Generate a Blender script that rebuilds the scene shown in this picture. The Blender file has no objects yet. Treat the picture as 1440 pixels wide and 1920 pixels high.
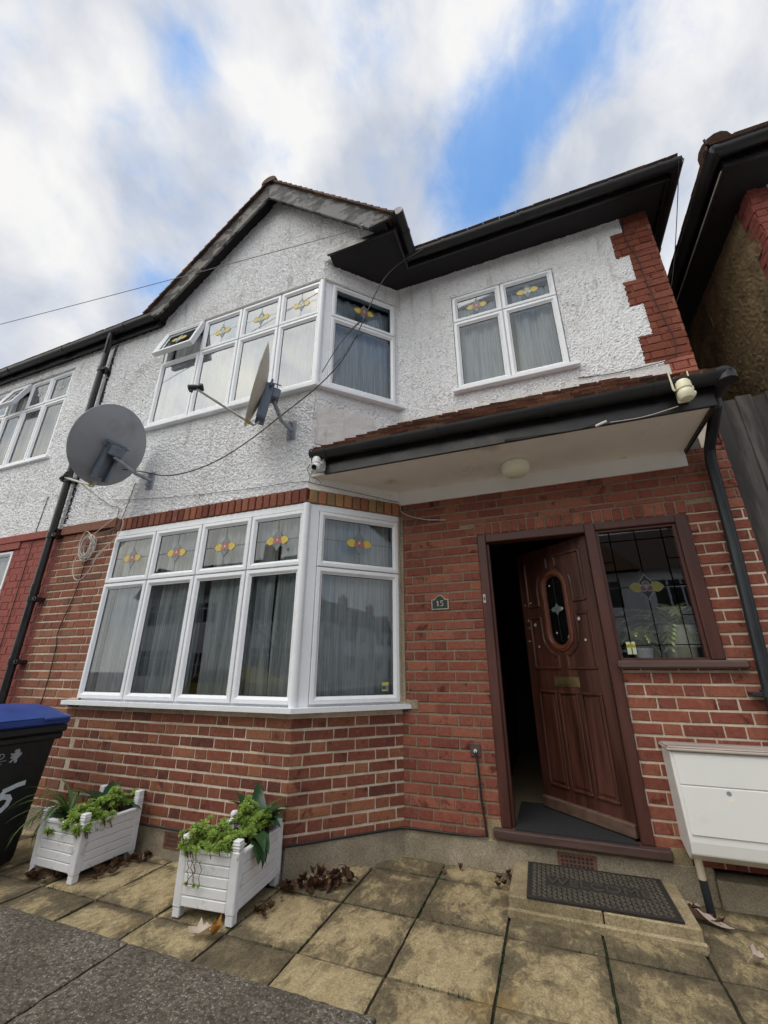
import bpy, math, random
from mathutils import Vector, Matrix, noise
R = math.radians
random.seed(7)
scene = bpy.context.scene
COL = scene.collection

# ---------------------------------------------------------------- camera
cam_d = bpy.data.cameras.new('camera'); cam = bpy.data.objects.new('camera', cam_d); COL.objects.link(cam)
cam_d.sensor_fit = 'HORIZONTAL'; cam_d.sensor_width = 36; cam_d.lens = 36*770.35/1440
cam_d.clip_start = .05; cam_d.clip_end = 500
cam.location = (1.1575, -3.4839, 1.2657)
cam.rotation_euler = (R(90)+.364, 0, .362)
scene.camera = cam
scene.view_settings.view_transform = 'Standard'; scene.view_settings.look = 'None'
scene.view_settings.gamma = 1; scene.view_settings.use_curve_mapping = False
scene.view_settings.exposure = 0.2
scene.render.resolution_x = 768; scene.render.resolution_y = 1024

# ---------------------------------------------------------------- sun and sky
SUN_EL, SUN_AZ = R(66), R(195)      # azimuth measured from +Y clockwise (the sun stands over the street, to the right, behind thin cloud)
sd = Vector((math.sin(SUN_AZ)*math.cos(SUN_EL), math.cos(SUN_AZ)*math.cos(SUN_EL), math.sin(SUN_EL)))
sun_d = bpy.data.lights.new('sun', 'SUN'); sun_d.energy = 1.3; sun_d.angle = R(40); sun_d.color = (1, .95, .88)
sun = bpy.data.objects.new('sun', sun_d); COL.objects.link(sun); sun.rotation_euler = sd.to_track_quat('Z', 'Y').to_euler()
world = bpy.data.worlds.new('World'); scene.world = world; world.use_nodes = True
def build_world():
    nt = world.node_tree; nt.nodes.clear(); N = nt.nodes.new; L = nt.links.new
    out = N('ShaderNodeOutputWorld'); bg = N('ShaderNodeBackground'); L(bg.outputs[0], out.inputs[0])
    bg.inputs[1].default_value = .1
    sky = N('ShaderNodeTexSky'); sky.sky_type = 'NISHITA'; sky.sun_disc = False
    sky.sun_elevation = SUN_EL; sky.sun_rotation = SUN_AZ; sky.ozone_density = 2.5; sky.air_density = 1.2; sky.dust_density = .4
    tc = N('ShaderNodeTexCoord'); sep = N('ShaderNodeSeparateXYZ'); L(tc.outputs['Generated'], sep.inputs[0])
    def m(op, a, b=None, clamp=False):
        n = N('ShaderNodeMath'); n.operation = op; n.use_clamp = clamp
        for i, v in enumerate((a, b)):
            if v is None: continue
            if isinstance(v, (int, float)): n.inputs[i].default_value = v
            else: L(v, n.inputs[i])
        return n.outputs[0]
    z = m('ADD', m('MAXIMUM', sep.outputs[2], 0.), .25)
    comb = N('ShaderNodeCombineXYZ'); L(m('DIVIDE', sep.outputs[0], z), comb.inputs[0]); L(m('DIVIDE', sep.outputs[1], z), comb.inputs[1])
    mp = N('ShaderNodeMapping'); L(tc.outputs['Generated'], mp.inputs[0]); mp.inputs['Rotation'].default_value = (R(20), R(-35), R(-10)); mp.inputs['Location'].default_value = (.37, .2, .1); mp.inputs['Scale'].default_value = (1.25, .95, .95)
    def noise_n(scale, det, rough, dist=0., vec=None, w=None):
        n = N('ShaderNodeTexNoise'); n.inputs['Scale'].default_value = scale; n.inputs['Detail'].default_value = det
        n.inputs['Roughness'].default_value = rough; n.inputs['Distortion'].default_value = dist
        L(vec or mp.outputs[0], n.inputs['Vector']); return n.outputs[0]
    big = noise_n(4.0, 8, .52, .25)
    # openings in the cloud cover, placed on the cloud layer
    holes = None
    for (cx, cy, r, a) in ((-.035, .505, .05, .28), (-.005, .455, .06, .36), (.045, .43, .05, .22), (.085, .40, .055, .22), (.14, .375, .05, .20), (.20, .345, .05, .22), (.05, .33, .06, .14), (.24, .43, .05, .12), (-.12, .275, .035, .17), (-.15, .23, .03, .16), (-.355, .17, .03, .22), (-.38, .21, .03, .15), (-.50, .215, .03, .20), (-.655, .43, .05, .30), (-.62, .08, .05, .16), (.9, -.1, .3, .3), (.2, -.75, .12, .25)):
        d = N('ShaderNodeVectorMath'); d.operation = 'DISTANCE'; L(comb.outputs[0], d.inputs[0]); d.inputs[1].default_value = (cx, cy, 0)
        q = m('MULTIPLY', m('SUBTRACT', 1, m('DIVIDE', d.outputs['Value'], r*2.15), True), a*.76)
        holes = q if holes is None else m('ADD', holes, q)
    fine = noise_n(13., 6, .6, .4)
    cov = m('SUBTRACT', m('ADD', m('MULTIPLY', big, .62), m('MULTIPLY', fine, .38)), holes)
    ramp = N('ShaderNodeValToRGB'); L(cov, ramp.inputs[0]); ramp.color_ramp.interpolation = 'EASE'
    ramp.color_ramp.elements[0].position = .10; ramp.color_ramp.elements[1].position = .53
    ramp.color_ramp.elements[0].color = (.16, .16, .16, 1); ramp.color_ramp.elements[1].color = (1, 1, 1, 1)
    shade = noise_n(4.6, 7, .50, .2)
    cr = N('ShaderNodeValToRGB'); L(shade, cr.inputs[0])
    cr.color_ramp.elements[0].position = .36; cr.color_ramp.elements[0].color = (4.9, 5.3, 6.1, 1)
    cr.color_ramp.elements[1].position = .62; cr.color_ramp.elements[1].color = (8.2, 8.15, 8.1, 1)
    tint = N('ShaderNodeMix'); tint.data_type = 'RGBA'; tint.blend_type = 'MULTIPLY'; tint.inputs[0].default_value = 1
    L(sky.outputs[0], tint.inputs[6]); tint.inputs[7].default_value = (.90, 1.75, 2.2, 1)
    # creamy glow added to the cloud over the street to brighten the pane reflections
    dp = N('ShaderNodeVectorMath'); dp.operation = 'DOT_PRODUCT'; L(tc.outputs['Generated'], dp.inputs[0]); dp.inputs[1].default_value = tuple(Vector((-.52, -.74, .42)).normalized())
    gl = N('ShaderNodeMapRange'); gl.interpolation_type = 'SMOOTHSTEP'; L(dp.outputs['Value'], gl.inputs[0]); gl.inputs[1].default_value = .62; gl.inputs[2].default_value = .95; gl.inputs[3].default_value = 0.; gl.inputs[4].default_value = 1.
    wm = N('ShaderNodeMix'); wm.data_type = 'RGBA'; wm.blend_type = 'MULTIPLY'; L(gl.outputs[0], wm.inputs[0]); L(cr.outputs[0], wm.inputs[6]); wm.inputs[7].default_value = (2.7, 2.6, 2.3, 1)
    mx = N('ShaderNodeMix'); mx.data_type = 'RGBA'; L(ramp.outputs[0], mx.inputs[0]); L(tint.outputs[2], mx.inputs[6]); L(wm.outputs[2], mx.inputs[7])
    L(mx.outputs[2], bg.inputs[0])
build_world()

# ---------------------------------------------------------------- materials
MATS = {}
def nodemat(name):
    m = bpy.data.materials.new(name); m.use_nodes = True; nt = m.node_tree; nt.nodes.clear()
    out = nt.nodes.new('ShaderNodeOutputMaterial'); MATS[name] = m
    return m, nt, out
def pbsdf(nt, out, col=(.5, .5, .5), rough=.6, metal=0., spec=.5):
    b = nt.nodes.new('ShaderNodeBsdfPrincipled'); b.inputs['Base Color'].default_value = (*col, 1)
    b.inputs['Roughness'].default_value = rough; b.inputs['Metallic'].default_value = metal
    b.inputs['Specular IOR Level'].default_value = spec
    nt.links.new(b.outputs[0], out.inputs[0]); return b
def tex(nt, scale=5., detail=4., rough=.55, dist=0., stretch=(1, 1, 1), kind='Noise', coord='Object'):
    tc = nt.nodes.new('ShaderNodeTexCoord'); mp = nt.nodes.new('ShaderNodeMapping'); mp.inputs['Scale'].default_value = stretch
    nt.links.new(tc.outputs[coord], mp.inputs[0])
    n = nt.nodes.new('ShaderNodeTex'+kind); nt.links.new(mp.outputs[0], n.inputs['Vector']); n.inputs['Scale'].default_value = scale
    if kind == 'Noise':
        n.inputs['Detail'].default_value = detail; n.inputs['Roughness'].default_value = rough; n.inputs['Distortion'].default_value = dist
    return n.outputs[0]
def ramp(nt, src, stops, mode='LINEAR'):
    r = nt.nodes.new('ShaderNodeValToRGB'); nt.links.new(src, r.inputs[0]); cr = r.color_ramp; cr.interpolation = mode
    while len(cr.elements) < len(stops): cr.elements.new(.5)
    for e, (p, c) in zip(cr.elements, stops):
        e.position = p; e.color = (*c, 1) if isinstance(c, tuple) else (c, c, c, 1)
    return r.outputs[0]
def mix(nt, fac, a, b, blend='MIX'):
    n = nt.nodes.new('ShaderNodeMix'); n.data_type = 'RGBA'; n.blend_type = blend
    for i, v in ((0, fac), (6, a), (7, b)):
        if isinstance(v, (int, float)): n.inputs[i].default_value = v
        elif isinstance(v, tuple): n.inputs[i].default_value = (*v, 1)
        else: nt.links.new(v, n.inputs[i])
    return n.outputs[2]
def bump(nt, b, h, strength=.3, dist=.01):
    n = nt.nodes.new('ShaderNodeBump'); n.inputs['Strength'].default_value = strength; n.inputs['Distance'].default_value = dist
    nt.links.new(h, n.inputs['Height']); nt.links.new(n.outputs[0], b.inputs['Normal'])
def simple(name, col, rough=.5, var=.15, scale=12., metal=0., spec=.5, bmp=0., stretch=(1, 1, 1), dirt=None, dirt_pos=(.55, .75), dirt_scale=4.):
    """paint, plastic or metal with a little wear and mottling"""
    m, nt, out = nodemat(name); b = pbsdf(nt, out, col, rough, metal, spec)
    n = tex(nt, scale, 6, .6, stretch=stretch)
    c = ramp(nt, n, [(.3, tuple(x*(1-var) for x in col)), (.7, tuple(min(1, x*(1+var)) for x in col))])
    if dirt:
        d = tex(nt, dirt_scale, 8, .65, .2, stretch=stretch)
        c = mix(nt, ramp(nt, d, [(dirt_pos[0], 0.), (dirt_pos[1], 1.)]), c, dirt)
    nt.links.new(c, b.inputs['Base Color'])
    nt.links.new(ramp(nt, n, [(.3, max(0, rough-.1)), (.7, min(1, rough+.12))]), b.inputs['Roughness'])
    if bmp: bump(nt, b, n, bmp, .004)
    return m
def brick_mat(name, cols, stain, stain_amt=.6, edge=(.5, .38, .3), edge_amt=.4):
    m, nt, out = nodemat(name); b = pbsdf(nt, out, cols[0], .85, spec=.25)
    at = nt.nodes.new('ShaderNodeAttribute'); at.attribute_name = 'rnd'
    n = len(cols); c = ramp(nt, at.outputs['Fac'], [(i/(n-1), cc) for i, cc in enumerate(cols)])
    fine = tex(nt, 45, 6, .65); c = mix(nt, .55, c, ramp(nt, fine, [(.3, .35), (.7, .75)]), 'OVERLAY')
    s = tex(nt, 8, 7, .68, .5); sf = ramp(nt, s, [(.57, 0.), (.65, stain_amt)]); c = mix(nt, sf, c, stain)
    e = tex(nt, 24, 8, .75, .3); c = mix(nt, ramp(nt, e, [(.56, 0.), (.74, edge_amt)]), c, edge)
    nt.links.new(c, b.inputs['Base Color']); bump(nt, b, fine, .5, .004); return m
brick_mat('red_brick', [(.16, .049, .036), (.245, .076, .050), (.19, .060, .043), (.28, .102, .064), (.17, .052, .037)], (.065, .014, .012), .8, (.40, .26, .19), .5)
brick_mat('bay_brick', [(.105, .038, .028), (.21, .070, .044), (.15, .048, .034), (.27, .112, .060), (.17, .056, .036)], (.07, .02, .016), .75, (.38, .27, .2), .5)
brick_mat('brown_brick', [(.24, .092, .054), (.19, .062, .042), (.30, .135, .08), (.16, .075, .05), (.25, .09, .05)], (.12, .07, .045), .5)
brick_mat('soldier_brick', [(.19, .062, .04), (.26, .10, .06), (.13, .042, .032), (.24, .08, .05)], (.09, .04, .025), .5)
brick_mat('stained_soldier_brick', [(.30, .20, .09), (.33, .13, .07), (.28, .18, .08), (.24, .15, .08), (.26, .10, .06)], (.08, .05, .03), .6)
brick_mat('quoin_brick', [(.32, .105, .07), (.38, .14, .095), (.27, .085, .06)], (.17, .05, .035), .5, (.42, .25, .17), .35)
brick_mat('painted_brick', [(.24, .072, .060), (.28, .084, .068), (.26, .078, .064)], (.26, .05, .04), .3, (.36, .09, .07), .2)
def mortar(name, c1, c2):
    m, nt, out = nodemat(name); b = pbsdf(nt, out, c1, .95, spec=.2)
    n = tex(nt, 30, 8, .7); n2 = tex(nt, 2.5, 5, .6)
    c = mix(nt, ramp(nt, n2, [(.38, 0.), (.62, 1.)]), c1, c2); c = mix(nt, .6, c, ramp(nt, n, [(.3, .3), (.7, .7)]), 'OVERLAY')
    nt.links.new(c, b.inputs['Base Color']); bump(nt, b, n, .6, .006)
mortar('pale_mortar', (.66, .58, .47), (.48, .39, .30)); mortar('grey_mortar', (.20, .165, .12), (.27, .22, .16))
mortar('red_mortar', (.24, .072, .060), (.21, .062, .05)); mortar('quoin_mortar', (.30, .07, .045), (.40, .25, .15))
def render_mat(name, base, dark, lo=.5, hi=.72, amt=.75):
    m, nt, out = nodemat(name); b = pbsdf(nt, out, base, .9, spec=.25)
    f = tex(nt, 85, 5, .6); g = tex(nt, 1.6, 9, .68, .5); pits = tex(nt, 46, 3, .5)
    c = mix(nt, ramp(nt, g, [(lo, 0.), (hi, amt)]), base, dark)
    c = mix(nt, ramp(nt, pits, [(.30, .62), (.42, 0.)]), c, dark)
    sp = tex(nt, 22, 7, .75); c = mix(nt, ramp(nt, sp, [(.66, 0.), (.74, .5)]), c, tuple(x*.45 for x in dark))
    st = tex(nt, 3.0, 6, .62, .1, (4.5, 4.5, .55)); c = mix(nt, ramp(nt, st, [(.56, 0.), (.72, .55)]), c, tuple(x*.8 for x in dark))
    nt.links.new(c, b.inputs['Base Color']); bump(nt, b, f, .7, .01)
render_mat('white_roughcast', (.82, .825, .84), (.52, .495, .46), .53, .75, .7)
render_mat('smooth_white_render', (.74, .72, .70), (.52, .46, .42), .45, .7, .6)
render_mat('brown_pebbledash', (.34, .25, .14), (.085, .065, .042), .40, .62, .95)
def concrete(name, a, b_, c_, s=9., bs=.5):
    m, nt, out = nodemat(name); b = pbsdf(nt, out, a, .92, spec=.25)
    n = tex(nt, s, 9, .7, .3); f = tex(nt, 120, 5, .7); v = tex(nt, 2.2, 6, .6)
    c = ramp(nt, n, [(.3, a), (.52, b_), (.72, c_)]); c = mix(nt, .75, c, ramp(nt, f, [(.32, .22), (.68, .8)]), 'OVERLAY')
    c = mix(nt, ramp(nt, v, [(.4, .35), (.6, 0.)]), c, tuple(x*.5 for x in a))
    nt.links.new(c, b.inputs['Base Color']); bump(nt, b, f, bs, .006)
concrete('plinth_render', (.22, .185, .13), (.32, .275, .20), (.40, .35, .265), 4)
def coping():
    m, nt, out = nodemat('coping_stone'); b = pbsdf(nt, out, (.15, .13, .1), .95, spec=.2)
    a = tex(nt, 60, 5, .7); g = tex(nt, 130, 3, .6); l = tex(nt, 5, 6, .6, .3)
    c = ramp(nt, a, [(.30, (.035, .029, .022)), (.46, (.10, .085, .066)), (.60, (.19, .165, .135))]); c = mix(nt, ramp(nt, g, [(.56, 0.), (.66, .85)]), c, (.46, .42, .37)); c = mix(nt, ramp(nt, l, [(.42, .45), (.6, 0.)]), c, (.06, .05, .035))
    nt.links.new(c, b.inputs['Base Color']); bump(nt, b, a, 1., .012)
coping()
concrete('asphalt', (.045, .045, .045), (.055, .055, .055), (.07, .07, .068)); concrete('pavement', (.34, .33, .31), (.42, .40, .38), (.48, .46, .43))
concrete('step_stone', (.19, .15, .085), (.31, .25, .15), (.39, .32, .20), 5)
def slab_mat():
    m, nt, out = nodemat('paving_slab'); b = pbsdf(nt, out, (.4, .33, .2), .85, spec=.3)
    at = nt.nodes.new('ShaderNodeAttribute'); at.attribute_name = 'rnd'
    uv = nt.nodes.new('ShaderNodeAttribute'); uv.attribute_name = 'edge'
    g = tex(nt, 3.2, 10, .68, .55); f = tex(nt, 26, 8, .72, .8, (1, .5, 1)); q = tex(nt, 110, 4, .6)
    k = nt.nodes.new('ShaderNodeMath'); k.operation = 'MULTIPLY_ADD'; nt.links.new(at.outputs['Fac'], k.inputs[0]); k.inputs[1].default_value = .20; nt.links.new(g, k.inputs[2])
    k2 = nt.nodes.new('ShaderNodeMath'); k2.operation = 'MULTIPLY_ADD'; nt.links.new(f, k2.inputs[0]); k2.inputs[1].default_value = .38; nt.links.new(k.outputs[0], k2.inputs[2])
    k3 = nt.nodes.new('ShaderNodeMath'); k3.operation = 'MULTIPLY_ADD'; nt.links.new(uv.outputs['Fac'], k3.inputs[0]); k3.inputs[1].default_value = .13; nt.links.new(k2.outputs[0], k3.inputs[2])
    c = ramp(nt, k3.outputs[0], [(.60, (.075, .060, .038)), (.77, (.125, .10, .060)), (.84, (.165, .132, .078)), (.875, (.25, .197, .108)), (1.0, (.36, .29, .165))])
    c = mix(nt, .75, c, ramp(nt, q, [(.3, .28), (.7, .7)]), 'OVERLAY'); c = mix(nt, .55, c, ramp(nt, f, [(.35, .3), (.65, .68)]), 'OVERLAY')
    s = tex(nt, 2.1, 5, .6, .2); c = mix(nt, ramp(nt, s, [(.60, 0.), (.72, .35)]), c, (.34, .20, .05))
    nt.links.new(c, b.inputs['Base Color']); bump(nt, b, k2.outputs[0], .7, .02)
slab_mat()
simple('mossy_joint', (.035, .036, .022), .95, .4, 9, dirt=(.05, .07, .018)); simple('soil', (.035, .025, .018), .95, .5, 30, bmp=1.)
simple('white_upvc', (.78, .80, .83), .28, .03, 3, dirt=(.60, .60, .58), dirt_pos=(.62, .85)); simple('black_gasket', (.012, .012, .013), .5)
simple('white_plastic', (.72, .74, .76), .38, .05, 8, dirt=(.42, .40, .36), dirt_pos=(.6, .8), dirt_scale=14); simple('black_plastic', (.014, .014, .016), .42, .3, 6)
simple('black_paint', (.014, .013, .014), .32, .4, 5, dirt=(.05, .046, .044), dirt_pos=(.62, .8), dirt_scale=6); simple('black_soffit', (.012, .010, .012), .75, .3)
simple('worn_bargeboard', (.13, .125, .125), .7, .3, 20, dirt=(.022, .019, .018), dirt_pos=(.49, .54), dirt_scale=9, stretch=(.6, 1, 1))
simple('bleached_bargeboard', (.16, .15, .14), .75, .3, 20, dirt=(.025, .021, .019), dirt_pos=(.46, .51), dirt_scale=7, stretch=(.6, 1, 1))
simple('cream_soffit', (.80, .74, .67), .7, .06, 3, dirt=(.30, .24, .17), dirt_pos=(.55, .8), dirt_scale=2.2); simple('white_board', (.80, .78, .75), .6, .06, 3, dirt=(.4, .36, .3), dirt_pos=(.62, .8))
brick_mat('clay_tile', [(.06, .038, .030), (.11, .055, .040), (.05, .032, .027), (.17, .10, .065), (.04, .028, .024)], (.035, .030, .026), .75, (.3, .2, .13), .3)
brick_mat('porch_tile', [(.10, .05, .036), (.22, .10, .065), (.08, .042, .032), (.30, .17, .11), (.06, .034, .027)], (.04, .03, .025), .6, (.36, .26, .18), .4)
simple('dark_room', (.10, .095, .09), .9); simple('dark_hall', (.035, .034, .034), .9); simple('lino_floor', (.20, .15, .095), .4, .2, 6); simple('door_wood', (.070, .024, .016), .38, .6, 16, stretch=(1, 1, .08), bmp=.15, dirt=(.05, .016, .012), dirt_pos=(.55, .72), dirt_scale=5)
simple('frame_wood', (.075, .024, .018), .42, .3, 14, stretch=(1, 1, .1), bmp=.15, dirt=(.12, .045, .03), dirt_pos=(.6, .75)); simple('oval_wood', (.12, .036, .018), .42, .3, 12, bmp=.1)
simple('weatherboard', (.115, .068, .048), .6, .35, 18, stretch=(.1, 1, 1), bmp=.2); simple('sill_wood', (.10, .058, .050), .45, .2, 18, stretch=(.1, 1, 1)); simple('worn_sill_wood', (.075, .040, .034), .6, .3, 18, stretch=(.15, 1, 1), dirt=(.30, .20, .13), dirt_pos=(.57, .63), dirt_scale=7, bmp=.3)
simple('brass', (.28, .21, .10), .4, .25, 10, metal=.8); simple('dark_mat', (.016, .017, .020), .9, .4, 80, bmp=.8); simple('rubber_letter', (.055, .046, .036), .8); simple('rubber_base', (.022, .019, .016), .9); simple('rubber_mat', (.105, .088, .066), .8, .4, 40, dirt=(.13, .11, .085), dirt_pos=(.58, .75), dirt_scale=12)
simple('dish_grey', (.27, .28, .305), .42, .05, 3, dirt=(.17, .17, .18), dirt_pos=(.5, .8)); simple('dish_beige', (.52, .48, .40), .5, .1, 4, dirt=(.3, .27, .2), dirt_pos=(.6, .8)); simple('galvanised', (.30, .33, .37), .45, .3, 14, metal=.4, dirt=(.08, .07, .06), dirt_pos=(.6, .75), dirt_scale=16)
simple('bracket_blue_grey', (.14, .17, .21), .5, .2, 10, metal=.3); simple('chrome_arm', (.5, .47, .42), .35, .15, 20, metal=.7, dirt=(.12, .06, .03), dirt_pos=(.6, .75), dirt_scale=20); simple('yellow_tape', (.45, .36, .05), .6); simple('camera_white', (.75, .76, .75), .35, .04); simple('camera_cream', (.72, .67, .48), .4, .06)
simple('lens_black', (.008, .008, .01), .12); simple('cable_black', (.013, .013, .013), .6); simple('cable_grey', (.18, .17, .165), .6); simple('cable_white', (.55, .52, .48), .6, .1)
simple('bin_black', (.012, .0125, .015), .5, .3, 25, bmp=.2); simple('bin_blue', (.022, .060, .26), .38, .15, 8, dirt=(.10, .13, .26), dirt_pos=(.62, .8)); simple('white_paint', (.62, .68, .74), .6, .12, 30); simple('grey_print', (.36, .38, .42), .6, .15, 40)
simple('planter_white', (.74, .75, .77), .42, .06, 6, dirt=(.36, .33, .28), dirt_pos=(.57, .74), dirt_scale=14, bmp=.05); simple('meter_white', (.72, .72, .70), .35, .03, 3, dirt=(.60, .58, .54), dirt_pos=(.6, .8)); simple('meter_top', (.36, .30, .26), .8, .3, 16, stretch=(.15, 1, 1), dirt=(.52, .46, .42), dirt_pos=(.45, .7), bmp=.5)
simple('duct_cream', (.50, .44, .33), .5, .12, 8); simple('duct_dark', (.016, .020, .026), .4); simple('air_brick_clay', (.17, .075, .05), .85, .3, 30); simple('plaque_slate', (.018, .024, .022), .4, .3, 30); simple('plaque_cream', (.52, .50, .42), .5)
simple('light_bowl', (.86, .82, .64), .35, .1, 4, dirt=(.38, .33, .2), dirt_pos=(.6, .8)); simple('fence_wood', (.036, .032, .030), .85, .45, 12, stretch=(1, 1, .12), bmp=.6, dirt=(.15, .138, .13), dirt_pos=(.52, .72), dirt_scale=5)
simple('sticker_cream', (.55, .60, .42), .5); simple('sticker_yellow', (.50, .47, .06), .5); simple('sticker_black', (.03, .03, .03), .5); simple('pot_cream', (.62, .62, .48), .4); simple('pot_white', (.62, .66, .70), .35); simple('pink_litter', (.55, .16, .24), .6)
simple('lead', (.10, .105, .11), .5, .2, metal=.2); simple('petal_pink', (.42, .12, .11), .3, .12, 20); simple('petal_yellow', (.56, .42, .06), .3, .12, 20); simple('leaf_grey', (.15, .20, .20), .3, .12, 20); simple('petal_pale', (.52, .50, .40), .3); simple('glass_red', (.05, .012, .012), .6); simple('glass_olive', (.10, .09, .008), .6); simple('glass_black', (.012, .012, .014), .15)
simple('copper_skin', (.5, .3, .1), .5)
def glass(name, mul, base, tint=(.94, .96, .96)):
    m, nt, out = nodemat(name)
    fr = nt.nodes.new('ShaderNodeFresnel'); fr.inputs[0].default_value = 1.5
    k = nt.nodes.new('ShaderNodeMath'); k.operation = 'MULTIPLY_ADD'; k.use_clamp = True; nt.links.new(fr.outputs[0], k.inputs[0]); k.inputs[1].default_value = mul; k.inputs[2].default_value = base
    t = nt.nodes.new('ShaderNodeBsdfTransparent'); t.inputs[0].default_value = (*tint, 1)
    g = nt.nodes.new('ShaderNodeBsdfGlossy'); g.inputs['Roughness'].default_value = .015; g.inputs[0].default_value = (.95, .97, 1, 1)
    w = tex(nt, 1.3, 1, .3); bp = nt.nodes.new('ShaderNodeBump'); bp.inputs['Strength'].default_value = .25; bp.inputs['Distance'].default_value = .012; nt.links.new(w, bp.inputs['Height']); nt.links.new(bp.outputs[0], g.inputs['Normal'])
    mx = nt.nodes.new('ShaderNodeMixShader'); nt.links.new(k.outputs[0], mx.inputs[0]); nt.links.new(t.outputs[0], mx.inputs[1]); nt.links.new(g.outputs[0], mx.inputs[2]); nt.links.new(mx.outputs[0], out.inputs[0])
glass('window_glass', 1.0, .04); glass('dark_window_glass', 1.2, .07); glass('upper_window_glass', 1.6, .20); glass('old_glass', 1.0, .0)
def cloth(name, col, tr):
    m, nt, out = nodemat(name)
    d = nt.nodes.new('ShaderNodeBsdfDiffuse'); l = nt.nodes.new('ShaderNodeBsdfTranslucent'); t = nt.nodes.new('ShaderNodeBsdfTransparent')
    n = tex(nt, 9, 4, .6, stretch=(9, 9, .25)); c = ramp(nt, n, [(.38, tuple(x*.66 for x in col)), (.58, col)]); nt.links.new(c, d.inputs[0]); nt.links.new(c, l.inputs[0])
    a = nt.nodes.new('ShaderNodeMixShader'); a.inputs[0].default_value = .35; nt.links.new(d.outputs[0], a.inputs[1]); nt.links.new(l.outputs[0], a.inputs[2])
    b = nt.nodes.new('ShaderNodeMixShader'); b.inputs[0].default_value = tr; nt.links.new(a.outputs[0], b.inputs[1]); nt.links.new(t.outputs[0], b.inputs[2]); nt.links.new(b.outputs[0], out.inputs[0])
cloth('net_grey', (.80, .88, .90), .04); cloth('net_blue', (.76, .87, .95), .03); cloth('net_white', (.88, .90, .88), .06)
def leafmat(name, a, b_, rough=.45):
    m, nt, out = nodemat(name); p = pbsdf(nt, out, a, rough, spec=.4)
    at = nt.nodes.new('ShaderNodeAttribute'); at.attribute_name = 'rnd'; n = tex(nt, 30, 4)
    c = ramp(nt, at.outputs['Fac'], [(0., a), (1., b_)]); c = mix(nt, .4, c, ramp(nt, n, [(.3, .35), (.7, .68)]), 'OVERLAY'); nt.links.new(c, p.inputs['Base Color'])
    t = nt.nodes.new('ShaderNodeBsdfTranslucent'); nt.links.new(c, t.inputs[0]); mx = nt.nodes.new('ShaderNodeMixShader'); mx.inputs[0].default_value = .2
    nt.links.new(p.outputs[0], mx.inputs[1]); nt.links.new(t.outputs[0], mx.inputs[2]); nt.links.new(mx.outputs[0], out.inputs[0])
leafmat('succulent_green', (.15, .26, .035), (.36, .48, .11)); leafmat('broad_leaf', (.016, .048, .020), (.045, .11, .035), .3); leafmat('strap_leaf', (.04, .10, .02), (.15, .23, .06)); leafmat('palm_leaf', (.22, .32, .10), (.50, .56, .26))
leafmat('dead_leaf', (.05, .022, .012), (.15, .075, .04), .8); leafmat('pale_dead_leaf', (.38, .30, .25), (.55, .46, .38), .8); leafmat('twig', (.12, .06, .03), (.2, .12, .06), .8); leafmat('tree_leaf', (.03, .06, .02), (.07, .1, .03), .7)
leafmat('orange_leaf', (.40, .17, .03), (.45, .22, .05), .7)

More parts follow.
